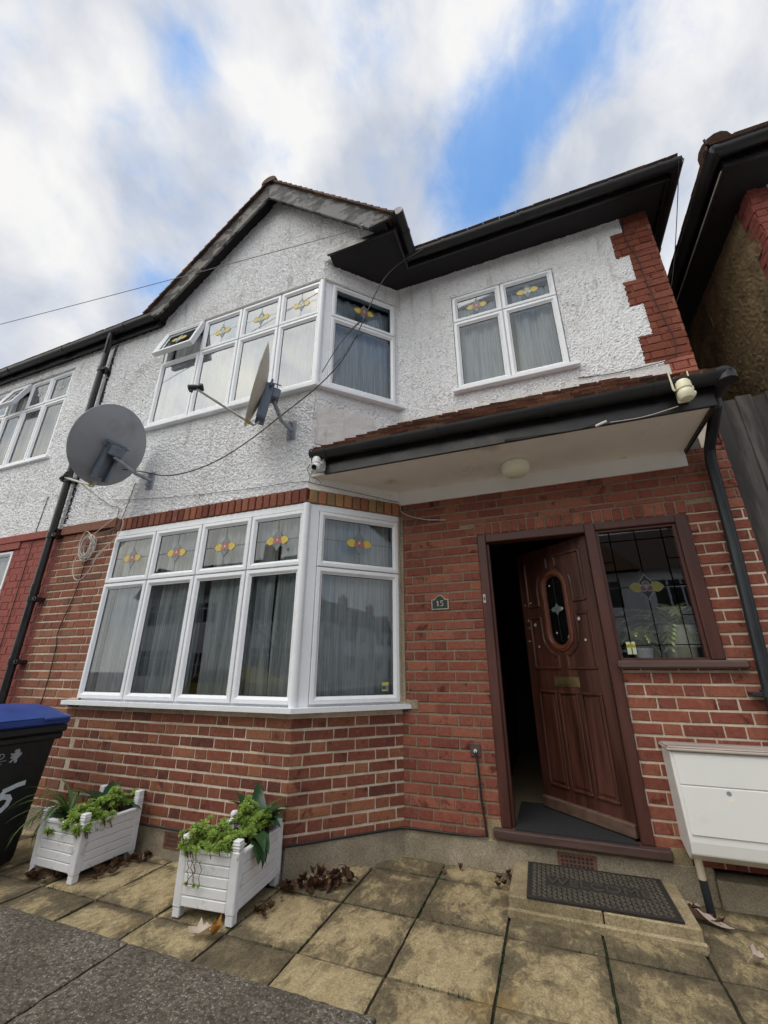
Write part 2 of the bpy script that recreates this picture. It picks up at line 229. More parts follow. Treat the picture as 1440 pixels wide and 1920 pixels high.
# ---------------------------------------------------------------- mesh builder
OFF = {}
def tag(o, label=None, cat=None, group=None, kind=None):
    if label: o['label'] = label
    if cat: o['category'] = cat
    if group: o['group'] = group
    if kind: o['kind'] = kind
    return o
def thing(name, loc, label, cat, group=None):
    o = bpy.data.objects.new(name, None); o.empty_display_size = .1; COL.objects.link(o); o.location = loc; OFF[o.name] = Vector(loc)
    return tag(o, label, cat, group)
class MB:
    def __init__(s): s.v = []; s.f = []; s.m = []; s.r = []; s.e = {}
    def add(s, vs, fs, mi=0, rnd=None):
        b = len(s.v); s.v += [Vector(v) for v in vs]
        r = random.random() if rnd is None else rnd
        for f in fs: s.f.append([i+b for i in f]); s.m.append(mi); s.r.append(r)
        return b
    def box(s, x0, x1, y0, y1, z0, z1, mi=0, T=None, rnd=None):
        vs = [(x, y, z) for z in (z0, z1) for y in (y0, y1) for x in (x0, x1)]
        if T: vs = [T(*v) for v in vs]
        s.add(vs, [(0, 2, 3, 1), (4, 5, 7, 6), (0, 1, 5, 4), (2, 6, 7, 3), (0, 4, 6, 2), (1, 3, 7, 5)], mi, rnd)
    def cbox(s, x0, x1, y0, y1, z0, z1, c=.005, mi=0, T=None, rnd=None):
        """box with chamfered edges"""
        vs = []; c = min(c, (x1-x0)*.4, (y1-y0)*.4, (z1-z0)*.4)
        X = (x0, x1); Y = (y0, y1); Z = (z0, z1); idx = {}
        for i in (0, 1):
            for j in (0, 1):
                for k in (0, 1):
                    p = (X[i], Y[j], Z[k]); q = [p[0]+(c if i == 0 else -c), p[1]+(c if j == 0 else -c), p[2]+(c if k == 0 else -c)]
                    for a in range(3):
                        w = list(q); w[a] = p[a]; idx[(i, j, k, a)] = len(vs); vs.append(tuple(w))
        fs = []
        for a in range(3):
            for sd_ in (0, 1):
                o = [d for d in range(3) if d != a]; ring = []
                for (p, q) in ((0, 0), (1, 0), (1, 1), (0, 1)):
                    t = [0, 0, 0]; t[a] = sd_; t[o[0]] = p; t[o[1]] = q; ring.append(idx[(*t, a)])
                fs.append(ring)
        for a in range(3):
            o = [d for d in range(3) if d != a]
            for p in (0, 1):
                for q in (0, 1):
                    t0 = [0, 0, 0]; t0[o[0]] = p; t0[o[1]] = q; t1 = list(t0); t1[a] = 1
                    fs.append([idx[(*t0, o[0])], idx[(*t1, o[0])], idx[(*t1, o[1])], idx[(*t0, o[1])]])
        for i in (0, 1):
            for j in (0, 1):
                for k in (0, 1): fs.append([idx[(i, j, k, a)] for a in range(3)])
        if T: vs = [T(*v) for v in vs]
        s.add(vs, fs, mi, rnd)
    def tube(s, pts, r, n=8, mi=0, cap=True, rnd=None):
        pts = [Vector(p) for p in pts]; rs = r if isinstance(r, (list, tuple)) else [r]*len(pts); vs = []; fs = []
        prev = None
        for i, p in enumerate(pts):
            d = (pts[min(i+1, len(pts)-1)]-pts[max(i-1, 0)]).normalized()
            a = prev if prev else (Vector((0, 0, 1)) if abs(d.z) < .9 else Vector((1, 0, 0)))
            a = (a-d*a.dot(d)); a = a.normalized() if a.length > 1e-6 else d.orthogonal().normalized(); prev = a; b = d.cross(a)
            for k in range(n):
                t = 2*math.pi*k/n; vs.append(p+(a*math.cos(t)+b*math.sin(t))*rs[i])
        for i in range(len(pts)-1):
            for k in range(n): fs.append((i*n+k, i*n+(k+1) % n, (i+1)*n+(k+1) % n, (i+1)*n+k))
        if cap: fs.append(tuple(range(n))[::-1]); fs.append(tuple((len(pts)-1)*n+k for k in range(n)))
        s.add(vs, fs, mi, rnd)
    def lathe(s, c, axis, prof, n=24, mi=0, rnd=None, sx=1., up=None):
        """prof: list of (radius, height along the axis)"""
        c = Vector(c); d = Vector(axis).normalized(); a = Vector(up) if up else (Vector((0, 0, 1)) if abs(d.z) < .9 else Vector((1, 0, 0))); a = (a-d*a.dot(d)).normalized(); b = d.cross(a)
        vs = []; fs = []
        for (r, h) in prof:
            for k in range(n):
                t = 2*math.pi*k/n; vs.append(c+d*h+(a*math.cos(t)+b*math.sin(t)*sx)*max(r, 1e-5))
        for i in range(len(prof)-1):
            for k in range(n): fs.append((i*n+k, i*n+(k+1) % n, (i+1)*n+(k+1) % n, (i+1)*n+k))
        s.add(vs, fs, mi, rnd)
    def prism(s, poly, T, d0, d1, mi=0, rnd=None):
        """poly of (a, b) extruded from depth d0 to d1; T maps (a, d, b) to the world"""
        n = len(poly); vs = [T(a, d0, b) for a, b in poly]+[T(a, d1, b) for a, b in poly]
        s.add(vs, [tuple(range(n)), tuple(range(n, 2*n))[::-1]]+[(i, (i+1) % n, n+(i+1) % n, n+i) for i in range(n)], mi, rnd)
    def build(s, name, mats, parent=None, smooth=False, origin=None, bevel=0, recalc=True):
        me = bpy.data.meshes.new(name)
        if parent is not None: off = OFF[parent.name]
        elif origin is not None: off = Vector(origin)
        else:
            xs = [v.x for v in s.v]; ys = [v.y for v in s.v]; zs = [v.z for v in s.v]; off = Vector(((min(xs)+max(xs))/2, (min(ys)+max(ys))/2, min(zs)))
        me.from_pydata([v-off for v in s.v], [], s.f)
        for m in ([mats] if isinstance(mats, str) else mats): me.materials.append(MATS[m])
        me.polygons.foreach_set('material_index', s.m)
        at = me.attributes.new('rnd', 'FLOAT', 'FACE'); at.data.foreach_set('value', s.r)
        import bmesh
        bm = bmesh.new(); bm.from_mesh(me)
        if recalc: bmesh.ops.recalc_face_normals(bm, faces=bm.faces)
        bm.to_mesh(me); bm.free()
        if smooth: me.polygons.foreach_set('use_smooth', [True]*len(me.polygons))
        me.update(); o = bpy.data.objects.new(name, me); COL.objects.link(o)
        if parent is not None: o.parent = parent; OFF[o.name] = off
        else: o.location = off; OFF[o.name] = off
        if bevel:
            b = o.modifiers.new('bevel', 'BEVEL'); b.width = bevel; b.segments = 2; b.limit_method = 'ANGLE'
        if smooth == 'auto':
            me.polygons.foreach_set('use_smooth', [True]*len(me.polygons)); e = o.modifiers.new('split', 'EDGE_SPLIT'); e.split_angle = R(35)
        return o
def frame(P, U, N):
    P = Vector(P); U = Vector(U).normalized(); N = Vector(N).normalized(); Z = Vector((0, 0, 1))
    return lambda u, d, z: P+U*u+N*d+Z*z
def text_mb(mb, txt, T, size, d0, d1, mi=0, font_shear=0., bold=0.):
    cu = bpy.data.curves.new('t', 'FONT'); cu.body = txt; cu.size = size; cu.extrude = (d1-d0)/2; cu.shear = font_shear; cu.offset = bold; cu.resolution_u = 3
    o = bpy.data.objects.new('t', cu); COL.objects.link(o); dg = bpy.context.evaluated_depsgraph_get(); me = bpy.data.meshes.new_from_object(o.evaluated_get(dg))
    mb.add([T(v.co.x, (d0+d1)/2+v.co.z, v.co.y) for v in me.vertices], [tuple(p.vertices) for p in me.polygons], mi)
    bpy.data.objects.remove(o); bpy.data.meshes.remove(me); bpy.data.curves.remove(cu)
def lines(breaks, step):
    out = []
    br = sorted(set(round(b, 5) for b in breaks))
    for a, b in zip(br, br[1:]):
        n = max(1, math.ceil((b-a)/step)) if step else 1
        out += [a+(b-a)*i/n for i in range(n)]
    return out+[br[-1]]
def panel(mb, T, u0, u1, z0, z1, holes=(), thick=.1, step=None, amp=0., keep=None, mi=0, extra=()):
    """a wall panel with rectangular openings; roughcast is real relief when amp > 0"""
    us = lines([u0, u1]+[h[0] for h in holes if u0 < h[0] < u1]+[h[1] for h in holes if u0 < h[1] < u1]+list(extra), step)
    zs = lines([z0, z1]+[h[2] for h in holes if z0 < h[2] < z1]+[h[3] for h in holes if z0 < h[3] < z1], step)
    nu, nz = len(us)-1, len(zs)-1
    def on(i, j):
        if i < 0 or j < 0 or i >= nu or j >= nz: return False
        u = (us[i]+us[i+1])/2; z = (zs[j]+zs[j+1])/2
        for h in holes:
            if h[0] < u < h[1] and h[2] < z < h[3]: return False
        return keep(u, z) if keep else True
    ON = [[on(i, j) for j in range(nz)] for i in range(nu)]
    vid = {}; vs = []; fs = []
    def vf(i, j):
        k = (i, j)
        if k not in vid:
            p = T(us[i], 0, zs[j]); d = 0
            if amp:
                d = amp*(.15+abs(noise.noise(p*50))*1.3+abs(noise.noise(p*105+Vector((3, 1, 7))))*.9+noise.noise(p*3)*.45)
            vid[k] = len(vs); vs.append(T(us[i], d, zs[j]))
        return vid[k]
    bid = {}
    def vb(i, j):
        if (i, j) not in bid: bid[(i, j)] = len(vs); vs.append(T(us[i], -thick, zs[j]))
        return bid[(i, j)]
    for i in range(nu):
        for j in range(nz):
            if not ON[i][j]: continue
            fs.append((vf(i, j), vf(i+1, j), vf(i+1, j+1), vf(i, j+1)))
            fs.append((vb(i, j), vb(i, j+1), vb(i+1, j+1), vb(i+1, j)))
            for (di, dj, a, b) in ((-1, 0, (i, j), (i, j+1)), (1, 0, (i+1, j+1), (i+1, j)), (0, -1, (i+1, j), (i, j)), (0, 1, (i, j+1), (i+1, j+1))):
                ii, jj = i+di, j+dj
                if ii < 0 or jj < 0 or ii >= nu or jj >= nz or not ON[ii][jj]: fs.append((vf(*a), vf(*b), vb(*b), vb(*a)))
    mb.add(vs, fs, mi, .5)
COURSE = .0785; ZB = .147
def bricks(mb, T, u0, u1, z0, z1, holes=(), mi=0, phase=0., keep=None, j=.0155, proud=.006, gap0=.0):
    per = .3375; k0 = int(math.floor((z0-ZB)/COURSE))-1; k = k0
    while ZB+k*COURSE < z1:
        a = max(z0, ZB+k*COURSE+j/2); b = min(z1, ZB+(k+1)*COURSE-j/2)
        if b-a > .012:
            off = phase+(per/2 if k % 2 else 0); n0 = int(math.floor((u0-off)/per))-1; u = off+n0*per
            while u < u1:
                for (s_, w) in ((0, .215), (.225, .1025)):
                    x0 = u+s_+(.011-j)*.5+random.uniform(-.002, .002); x1 = u+s_+w-(j-.011)*.5+random.uniform(-.002, .002)
                    segs = [(max(x0, u0+gap0), min(x1, u1-gap0), a, b)]
                    for h in holes:
                        ns = []
                        for (p, q, c, d) in segs:
                            if q <= h[0] or p >= h[1] or d <= h[2]+.004 or c >= h[3]-.004: ns.append((p, q, c, d)); continue
                            if c < h[2]-.015 and d > h[2]: ns.append((p, q, c, h[2]-.004)); continue
                            if d > h[3]+.015 and c < h[3]: ns.append((p, q, h[3]+.004, d)); continue
                            if p < h[0]: ns.append((p, h[0]-.003, c, d))
                            if q > h[1]: ns.append((h[1]+.003, q, c, d))
                        segs = ns
                    for (p, q, c, d) in segs:
                        if q-p < .012: continue
                        if keep and not keep((p+q)/2, (c+d)/2): continue
                        pr = proud+random.uniform(-.0018, .0018); g = .0035; r = random.random(); w_ = lambda: random.uniform(-.0018, .0018)
                        o = [(p, c), (q, c), (q, d), (p, d)]; o = [(x+w_(), z+w_()) for x, z in o]
                        cx, cz = (p+q)/2, (c+d)/2
                        i_ = [(x+(g if x < cx else -g), z+(g if z < cz else -g)) for x, z in o]
                        vs = [T(x, -.003, z) for x, z in o]+[T(x, pr-g*.6, z) for x, z in o]+[T(x, pr+random.uniform(-.0008, .0008), z) for x, z in i_]
                        mb.add(vs, [(8, 9, 10, 11)]+[(e, (e+1) % 4, 4+(e+1) % 4, 4+e) for e in range(4)]+[(4+e, 4+(e+1) % 4, 8+(e+1) % 4, 8+e) for e in range(4)], mi, r)
                u += per
        k += 1
def soldier(mb, T, u0, u1, z0, z1, proud=.008, w=.066, j=.011, mi=0, depth=.05):
    n = max(1, round((u1-u0)/(w+j))); p = (u1-u0)/n
    for i in range(n):
        a = u0+i*p+j/2; mb.cbox(a+random.uniform(-.002, .002), a+p-j, -depth, proud+random.uniform(-.002, .002), z0+.003+random.uniform(0, .003), z1-.003, .005, mi, T)
def tiles(mb, T, w, L, gauge=.1, tw=.165, mi=0, keep=None, thick=.013, gap=.002, lift=.006):
    """plain tiles on a slope: T(u, h, s) with s up the slope"""
    rows = int(L/gauge)+1
    for r in range(rows):
        s0 = r*gauge; u = -(tw/2 if r % 2 else 0)
        while u < w:
            a = max(0, u+gap); b = min(w, u+tw-gap)
            if b-a > .02 and (not keep or keep((a+b)/2, s0)):
                h = random.uniform(0, lift); s1 = min(s0+gauge*1.35, L+.02)
                vs = [T(a, .012+thick+h, s0), T(b, .012+thick+random.uniform(0, .006), s0), T(b, .010, s1), T(a, .010, s1), T(a, .004, s0), T(b, .004, s0), T(b, -.003, s1), T(a, -.003, s1)]
                mb.add(vs, [(0, 1, 2, 3), (4, 7, 6, 5), (0, 4, 5, 1), (1, 5, 6, 2), (2, 6, 7, 3), (3, 7, 4, 0)], mi)
            u += tw
Ident = lambda x, y, z: Vector((x, y, z))
B = .63                                     # how far the bay stands forward of the door wall
TF = frame((0, -B, 0), (1, 0, 0), (0, -1, 0))        # bay front plane, u = world x
TD = frame((0, 0, 0), (1, 0, 0), (0, -1, 0))         # door wall plane, u = world x
CL = B*math.sqrt(2)
TC = frame((-B, -B, 0), (1, 1, 0), (1, -1, 0))       # canted side, u from the outer corner to the inner corner

# ================================================================ THE HOUSE
XL, XE = -3.87, 2.605                        # party line with the terrace on the left, free corner on the right
house = thing('brick_house', (0, 0, 0), 'house with white roughcast upper floor, gabled bay and open brown front door', 'house')
# openings (u0, u1, z0, z1)
GB = (-2.87, -B+.001, .985, 2.60)            # ground bay window, front
GC = (.10, CL-.045, .985, 2.60)              # canted light
UB = (-2.84, -B+.001, 3.83, 5.22); UC = (.03, CL-.03, 3.83, 5.22)
DO = (.71, 2.245, .23, 2.345)
SL = (1.62, 2.245, 1.27, 2.345)
RW = (.64, 1.69, 3.86, 5.12)
ZP, ZR, ZE = .175, 2.765, 5.50
def lower_walls():
    mb = MB(); panel(mb, TF, XL, -B, ZP, ZR-.12, [GB]); mb.build('front_mortar', 'pale_mortar', house)
    mb = MB(); bricks(mb, TF, XL, -B, ZP, ZR-.17, [(GB[0], GB[1], GB[2]-.03, 2.7)], gap0=0, j=.018, keep=lambda u, z: u > -2.88); mb.build('brickwork', 'bay_brick', house)
    mb = MB(); bricks(mb, TF, XL+.09, -2.872, .93, ZR-.11, [(GB[0], GB[1], GB[2]-.03, 2.8)]); bricks(mb, TF, XL+.09, -2.88, ZP, .93); mb.build('brickwork', 'brown_brick', house)
    mb = MB(); panel(mb, TC, 0, CL, ZP, ZR-.15, [GC]); mb.build('canted_mortar', 'pale_mortar', house)
    mb = MB(); bricks(mb, TC, 0, CL, ZP, ZR-.17, [(0, CL, GC[2]-.03, 2.8)], phase=.1, j=.018); mb.build('brickwork', 'bay_brick', house)
    # door wall
    dh = [(DO[0], 1.62, DO[2]-.1, DO[3]), (1.55, DO[1], 1.27, DO[3])]
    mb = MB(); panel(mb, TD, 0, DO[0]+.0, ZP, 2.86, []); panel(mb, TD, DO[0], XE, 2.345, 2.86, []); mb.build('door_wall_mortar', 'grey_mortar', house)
    mb = MB(); panel(mb, TD, 1.62, XE, ZP, 2.345, [SL]); mb.build('door_wall_mortar', 'pale_mortar', house)
    mb = MB(); bricks(mb, TD, .0, XE, ZP, 2.86, dh+[(DO[0]-.02, DO[1]+.02, 2.345, 2.455)], phase=.06); mb.build('brickwork', 'red_brick', house)
    mb = MB(); soldier(mb, TD, DO[0]-.02, DO[1]+.02, 2.348, 2.452, w=.062, depth=.02); mb.build('door_lintel_bricks', 'red_brick', house)
    # side return of the free corner
    TS = frame((XE, 0, 0), (0, 1, 0), (1, 0, 0)); mb = MB(); panel(mb, TS, .102, 7, 0, ZE, []); mb.build('side_wall', 'pale_mortar', house)
    mb = MB(); bricks(mb, TS, 0, 1.6, .1, ZE, []); mb.build('side_brickwork', 'red_brick', house)
    # bricks on end over the bay window
    mb = MB(); mb.box(-2.93, -B-.03, -.10, .012, 2.605, 2.745, 1, TF); soldier(mb, TF, -2.93, -B+.004, 2.605, 2.745, proud=.03, depth=.02); mb.build('window_lintel_bricks', ['soldier_brick', 'grey_mortar'], house)
    mb = MB(); mb.box(.02, CL-.01, -.10, .012, 2.605, 2.735, 1, TC); soldier(mb, TC, .004, CL-.02, 2.605, 2.735, proud=.03, depth=.02); mb.build('canted_lintel_bricks', ['stained_soldier_brick', 'grey_mortar'], house)
    mb = MB(); mb.box(XL+.09, -2.93, .0, .034, 2.66, 2.755, 0, TF); mb.build('string_course', 'brown_brick', house)
    # plinth
    mb = MB(); p = .022
    mb.cbox(XL, -B-.0, -.1, p, -.2, ZP, .008, 0, TF); mb.cbox(-.0, CL, -.1, p, -.2, ZP, .008, 0, TC); mb.cbox(.0, 1.9, -.1, p, -.2, ZP, .008, 0, TD); mb.cbox(1.9, XE, -.1, .05, -.2, .13, .01, 0, TD)
    mb.build('plinth', 'plinth_render', house)
    mb = MB(); mb.box(.612, .715, -.05, .016, .17, .285, 0, TD); mb.build('mortar_patch', 'step_stone', house)
    mb = MB(); mb.box(1.70, 1.80, -.05, .018, .17, .25, 0, TD); mb.build('mortar_patch', 'step_stone', house)
    # mortar fillet beside the canted window
    mb = MB(); mb.box(.0, .03, -.02, .012, .99, 2.60, 0, TD); mb.cbox(.03, .135, -.01, .011, .96, 1.03, .004, 0, TD); mb.build('mortar_fillet', 'plinth_render', house)
    for (T, a, b, z0, z1) in ((TD, 1.045, 1.275, .075, .158), (TF, -1.62, -1.47, .06, .155)):
        mb = MB(); mb.box(a, b, 0, .027, z0, z1, 0, T)
        nx = 8; nz = 3
        for i in range(nx):
            for j in range(nz):
                x = a+.018+(b-a-.036)*i/nx; z = z0+.01+(z1-z0-.02)*j/nz; mb.box(x+.004, x+(b-a-.036)/nx-.004, .024, .0285, z+.004, z+(z1-z0-.02)/nz-.004, 1, T)
        mb.build('air_brick', ['air_brick_clay', 'sticker_black'], house)
lower_walls()

GAX, GAZ = -1.40, 7.07                      # gable apex of the boards
SLP = .92
def upper_walls():
    ST = .0095
    zg = lambda u: 6.97-abs(u-GAX)*SLP-.0
    mb = MB(); panel(mb, TF, XL, -B, ZR-.02, ZE-.08, [UB], step=ST, amp=.0135, thick=.12)
    panel(mb, TF, -2.95, -.0, ZE-.08, 6.95, [], step=ST, amp=.0135, thick=.12, keep=lambda u, z: z < zg(u) and (u < -B or z > 5.52))
    mb.build('roughcast_wall', 'white_roughcast', house)
    mb = MB(); panel(mb, TC, 0, CL, ZR-.03, ZE+.02, [UC], step=ST, amp=.0135, thick=.10, keep=lambda u, z: True); mb.build('canted_roughcast_wall', 'white_roughcast', house)
    # teeth of the brick quoin
    edges = [(5.31, 2.37), (4.985, 2.257), (4.675, 2.368), (4.37, 2.260), (4.02, 2.368), (3.72, 2.257), (3.5, 2.39)]
    def q(z):
        for e in edges:
            if z > e[0]: return e[1]
        return 2.39
    mb = MB(); panel(mb, TD, 0, XE, 2.86, ZE+.02, [RW], step=ST, amp=.0135, thick=.12, keep=lambda u, z: u < q(z)+.004*math.sin(z*90)); mb.build('roughcast_wall', 'white_roughcast', house)
    mb = MB(); panel(mb, TD, 2.2, XE, 3.3, ZE+.02, [], thick=.11, keep=None); 
    mb.v = [v+Vector((0, .004, 0)) for v in mb.v]; mb.build('quoin_mortar_bed', 'quoin_mortar', house)
    mb = MB(); top = ZE+.01
    for (ez, eu) in edges:
        bricks(mb, TD, eu+.004, XE, ez, top, [], j=.007, proud=.009, phase=eu+.17); top = ez; mb.build('quoin_bricks', 'quoin_brick', house)
    mb = MB(); panel(mb, TD, .02, 2.42, 3.40, 3.72, [], step=.05, amp=.004, thick=.02, keep=lambda u, z: z < 3.70+.015*math.sin(u*23)); mb.v = [v+Vector((0, -.010, 0)) for v in mb.v]; mb.build('smooth_flashing_band', 'smooth_white_render', house)
    mb = MB(); panel(mb, TC, 0, CL, ZR-.03, 2.86, [], thick=.02); mb.v = [v+Vector((.008, -.008, 0)) for v in mb.v]; mb.build('canopy_side_board', 'white_board', house)
    mb = MB(); mb.cbox(.0, 2.345, .002, .022, 2.722, 2.862, .003, 0, TD); mb.build('canopy_back_board', 'white_board', house)
    # smooth patch on the canted face
    mb = MB(); panel(mb, TC, .02, .60, 3.15, 3.62, [], step=.05, amp=.004, thick=.02, keep=lambda u, z: z > 3.2+.02*math.sin(u*15)); mb.v = [v+Vector((.009, -.009, 0)) for v in mb.v]; mb.build('smooth_patch', 'smooth_white_render', house)
upper_walls()

# ---------------------------------------------------------------- windows
def casement(T, u0, u1, z0, z1, parent, rot=None, gl='window_glass', w=.052, name='casement'):
    """a mitred white sash with its gasket and its pane; rot tilts it about its top edge"""
    if rot:
        T0 = T; c, s = math.cos(rot), math.sin(rot)
        T = lambda u, d, z: T0(u, .02+(d)*c+(z1-z)*s, z1-(z1-z)*c+(d)*s)
    prof = [(0, 0), (0, .022), (.004, .026), (w*.55, .027), (w*.68, .022), (w*.92, .010), (w, .009), (w, -.004)]
    mb = MB(); vs = []; fs = []
    for (i, d) in prof:
        for (a, b) in ((u0+i, z0+i), (u1-i, z0+i), (u1-i, z1-i), (u0+i, z1-i)): vs.append(T(a, d, b))
    for k in range(len(prof)-1):
        for e in range(4): fs.append((k*4+e, k*4+(e+1) % 4, k*4+4+(e+1) % 4, k*4+4+e))
    if rot:   # back of the opened sash
        n0 = len(vs)
        for i in (0, w):
            for (a, b) in ((u0+i, z0+i), (u1-i, z0+i), (u1-i, z1-i), (u0+i, z1-i)): vs.append(T(a, -.03, b))
        fs += [(n0+e, n0+(e+1) % 4, n0+4+(e+1) % 4, n0+4+e) for e in range(4)]+[(e, (e+1) % 4, n0+(e+1) % 4, n0+e) for e in range(4)]
    mb.add(vs, fs, 0)
    g = .005; vs = []
    for i, d in ((w-.001, .0035), (w+g, .0035)):
        for (a, b) in ((u0+i, z0+i), (u1-i, z0+i), (u1-i, z1-i), (u0+i, z1-i)): vs.append(T(a, d, b))
    mb.add(vs, [(e, (e+1) % 4, 4+(e+1) % 4, 4+e) for e in range(4)], 1)
    mb.build(name, ['white_upvc', 'black_gasket'], parent)
    mb = MB(); a, b, c_, d_ = u0+w-.002, u1-w+.002, z0+w-.002, z1-w+.002
    mb.add([T(a, 0, c_), T(b, 0, c_), T(b, 0, d_), T(a, 0, d_)], [(0, 1, 2, 3)]); mb.build('glass_pane', gl, parent, recalc=False)
    return T, (a, b, c_, d_)
def ogee(cx, cz, w, h, up=1):
    pts = []
    for i in range(13):
        t = i/12; x = -w+2*w*t; k = 1-abs(2*t-1); pts.append((cx+x, cz+up*h*(k**.5*.62+.38*k**3)))
    return pts
def side_leaf(cx, cz, L, h, s):
    up = [(cx+s*L*t, cz+h*math.sin(math.pi*min(1, t*1.0))**.8*(1-.25*t)) for t in [i/8 for i in range(9)]]
    dn = [(x, 2*cz-z) for x, z in up[1:-1]][::-1]
    return up+dn
def motif(T, rect, parent, s=1., cols=('petal_pink', 'petal_yellow', 'leaf_grey', 'petal_pale'), dep=.003, lead=.0022, sidelines=True, name='stained_glass_flower', cz=None, grid=()):
    a, b, c, d = rect; cx = (a+b)/2; z0 = (c+d)/2 if cz is None else cz; mats = list(cols)+['lead']; mb = MB()
    def outline(poly, w=lead, dd=dep+.0015):
        n = len(poly)
        for i in range(n):
            p, q = poly[i], poly[(i+1) % n]; dx, dz = q[0]-p[0], q[1]-p[1]; l = math.hypot(dx, dz)
            if l < 1e-6: continue
            nx, nz = -dz/l*w/2, dx/l*w/2
            mb.add([T(p[0]+nx, dd, p[1]+nz), T(q[0]+nx, dd, q[1]+nz), T(q[0]-nx, dd, q[1]-nz), T(p[0]-nx, dd, p[1]-nz)], [(0, 1, 2, 3)], 4)
    def piece(poly, mi, dd):
        mb.prism(poly, T, dd-.0015, dd, mi); outline(poly, lead, dd+.0004)
    piece(ogee(cx, z0+.016*s, .040*s, .070*s)+[(cx, z0)], 2, dep); piece(ogee(cx, z0-.016*s, .040*s, .070*s, -1)+[(cx, z0)], 2, dep)
    for sg in (-1, 1): piece([(cx+sg*.020*s+(x-cx), z) for x, z in side_leaf(cx, z0-.002*s, .076*s, .036*s, sg)], 1, dep+.0006)
    for (x, z, r) in ((0, .017, .019), (-.017, -.011, .019), (.017, -.011, .019)):
        piece([(cx+s*(x+r*math.cos(t)), z0+s*(z+r*math.sin(t))) for t in [2*math.pi*i/14 for i in range(14)]], 0, dep+.0012+.0004*(x > 0)+.0002*(z > 0))
    piece([(cx+s*.011*math.cos(t), z0+s*(.002+.011*math.sin(t))) for t in [2*math.pi*i/10 for i in range(10)]], 3, dep+.0024)
    segs = [((a, z0), (cx-.094*s, z0)), ((cx+.094*s, z0), (b, z0)), ((cx, z0+.08*s), (cx, d)), ((cx, z0-.08*s), (cx, c))]+list(grid)
    for p, q in segs:
        dx, dz = q[0]-p[0], q[1]-p[1]; l = math.hypot(dx, dz)
        if l > .004: outline([p, q], lead*1.25, dep)
    return mb.build(name, mats[:4]+['lead'], parent)
def bay_light_row(T, us, zb, zt, zh, parent, tilt=None, cols=None, s=1.22, gl='window_glass'):
    """columns of one tall sash with a small decorated sash above"""
    g = .005
    for i, (a, b) in enumerate(zip(us, us[1:])):
        casement(T, a+g, b-g, zb+g, zt-g, parent, gl=gl)
        T2, r = casement(T, a+g, b-g, zt+g, zh-g, parent, rot=tilt if (tilt and i == 0) else None, gl=gl)
        motif(T2, r, parent, s=s*min(1., (b-a)/.56), cols=cols or ('petal_pink', 'petal_yellow', 'leaf_grey', 'petal_pale'))
def frame_mesh(T, us, zs, parent, name, d0=-.055, d1=.0, edge=.03, holes=()):
    """the fixed frame behind the sashes: uprights and rails"""
    mb = MB(); w = .045
    for i, u in enumerate(us):
        a, b = (u, u+w) if i == 0 else ((u-w, u) if i == len(us)-1 else (u-w*.75, u+w*.75)); mb.box(a, b, d0, d1-.001*(i % 2), zs[0], zs[-1], 0, T)
    for i, z in enumerate(zs):
        a, b = (z, z+w) if i == 0 else ((z-w, z) if i == len(zs)-1 else (z-w*.75, z+w*.75)); mb.box(us[0], us[-1], d0+.003, d1-.003, a, b, 0, T)
    return mb.build(name, 'white_upvc', parent)
def pane_sill(poly, z0, z1, parent, mat='white_upvc'):
    mb = MB(); mb.prism(poly, lambda a, d, b: Vector((a, b, d)), z0, z1); return mb.build('window_sill', mat, parent, bevel=.004)
PALE = ('petal_pale', 'petal_yellow', 'leaf_grey', 'petal_pale')
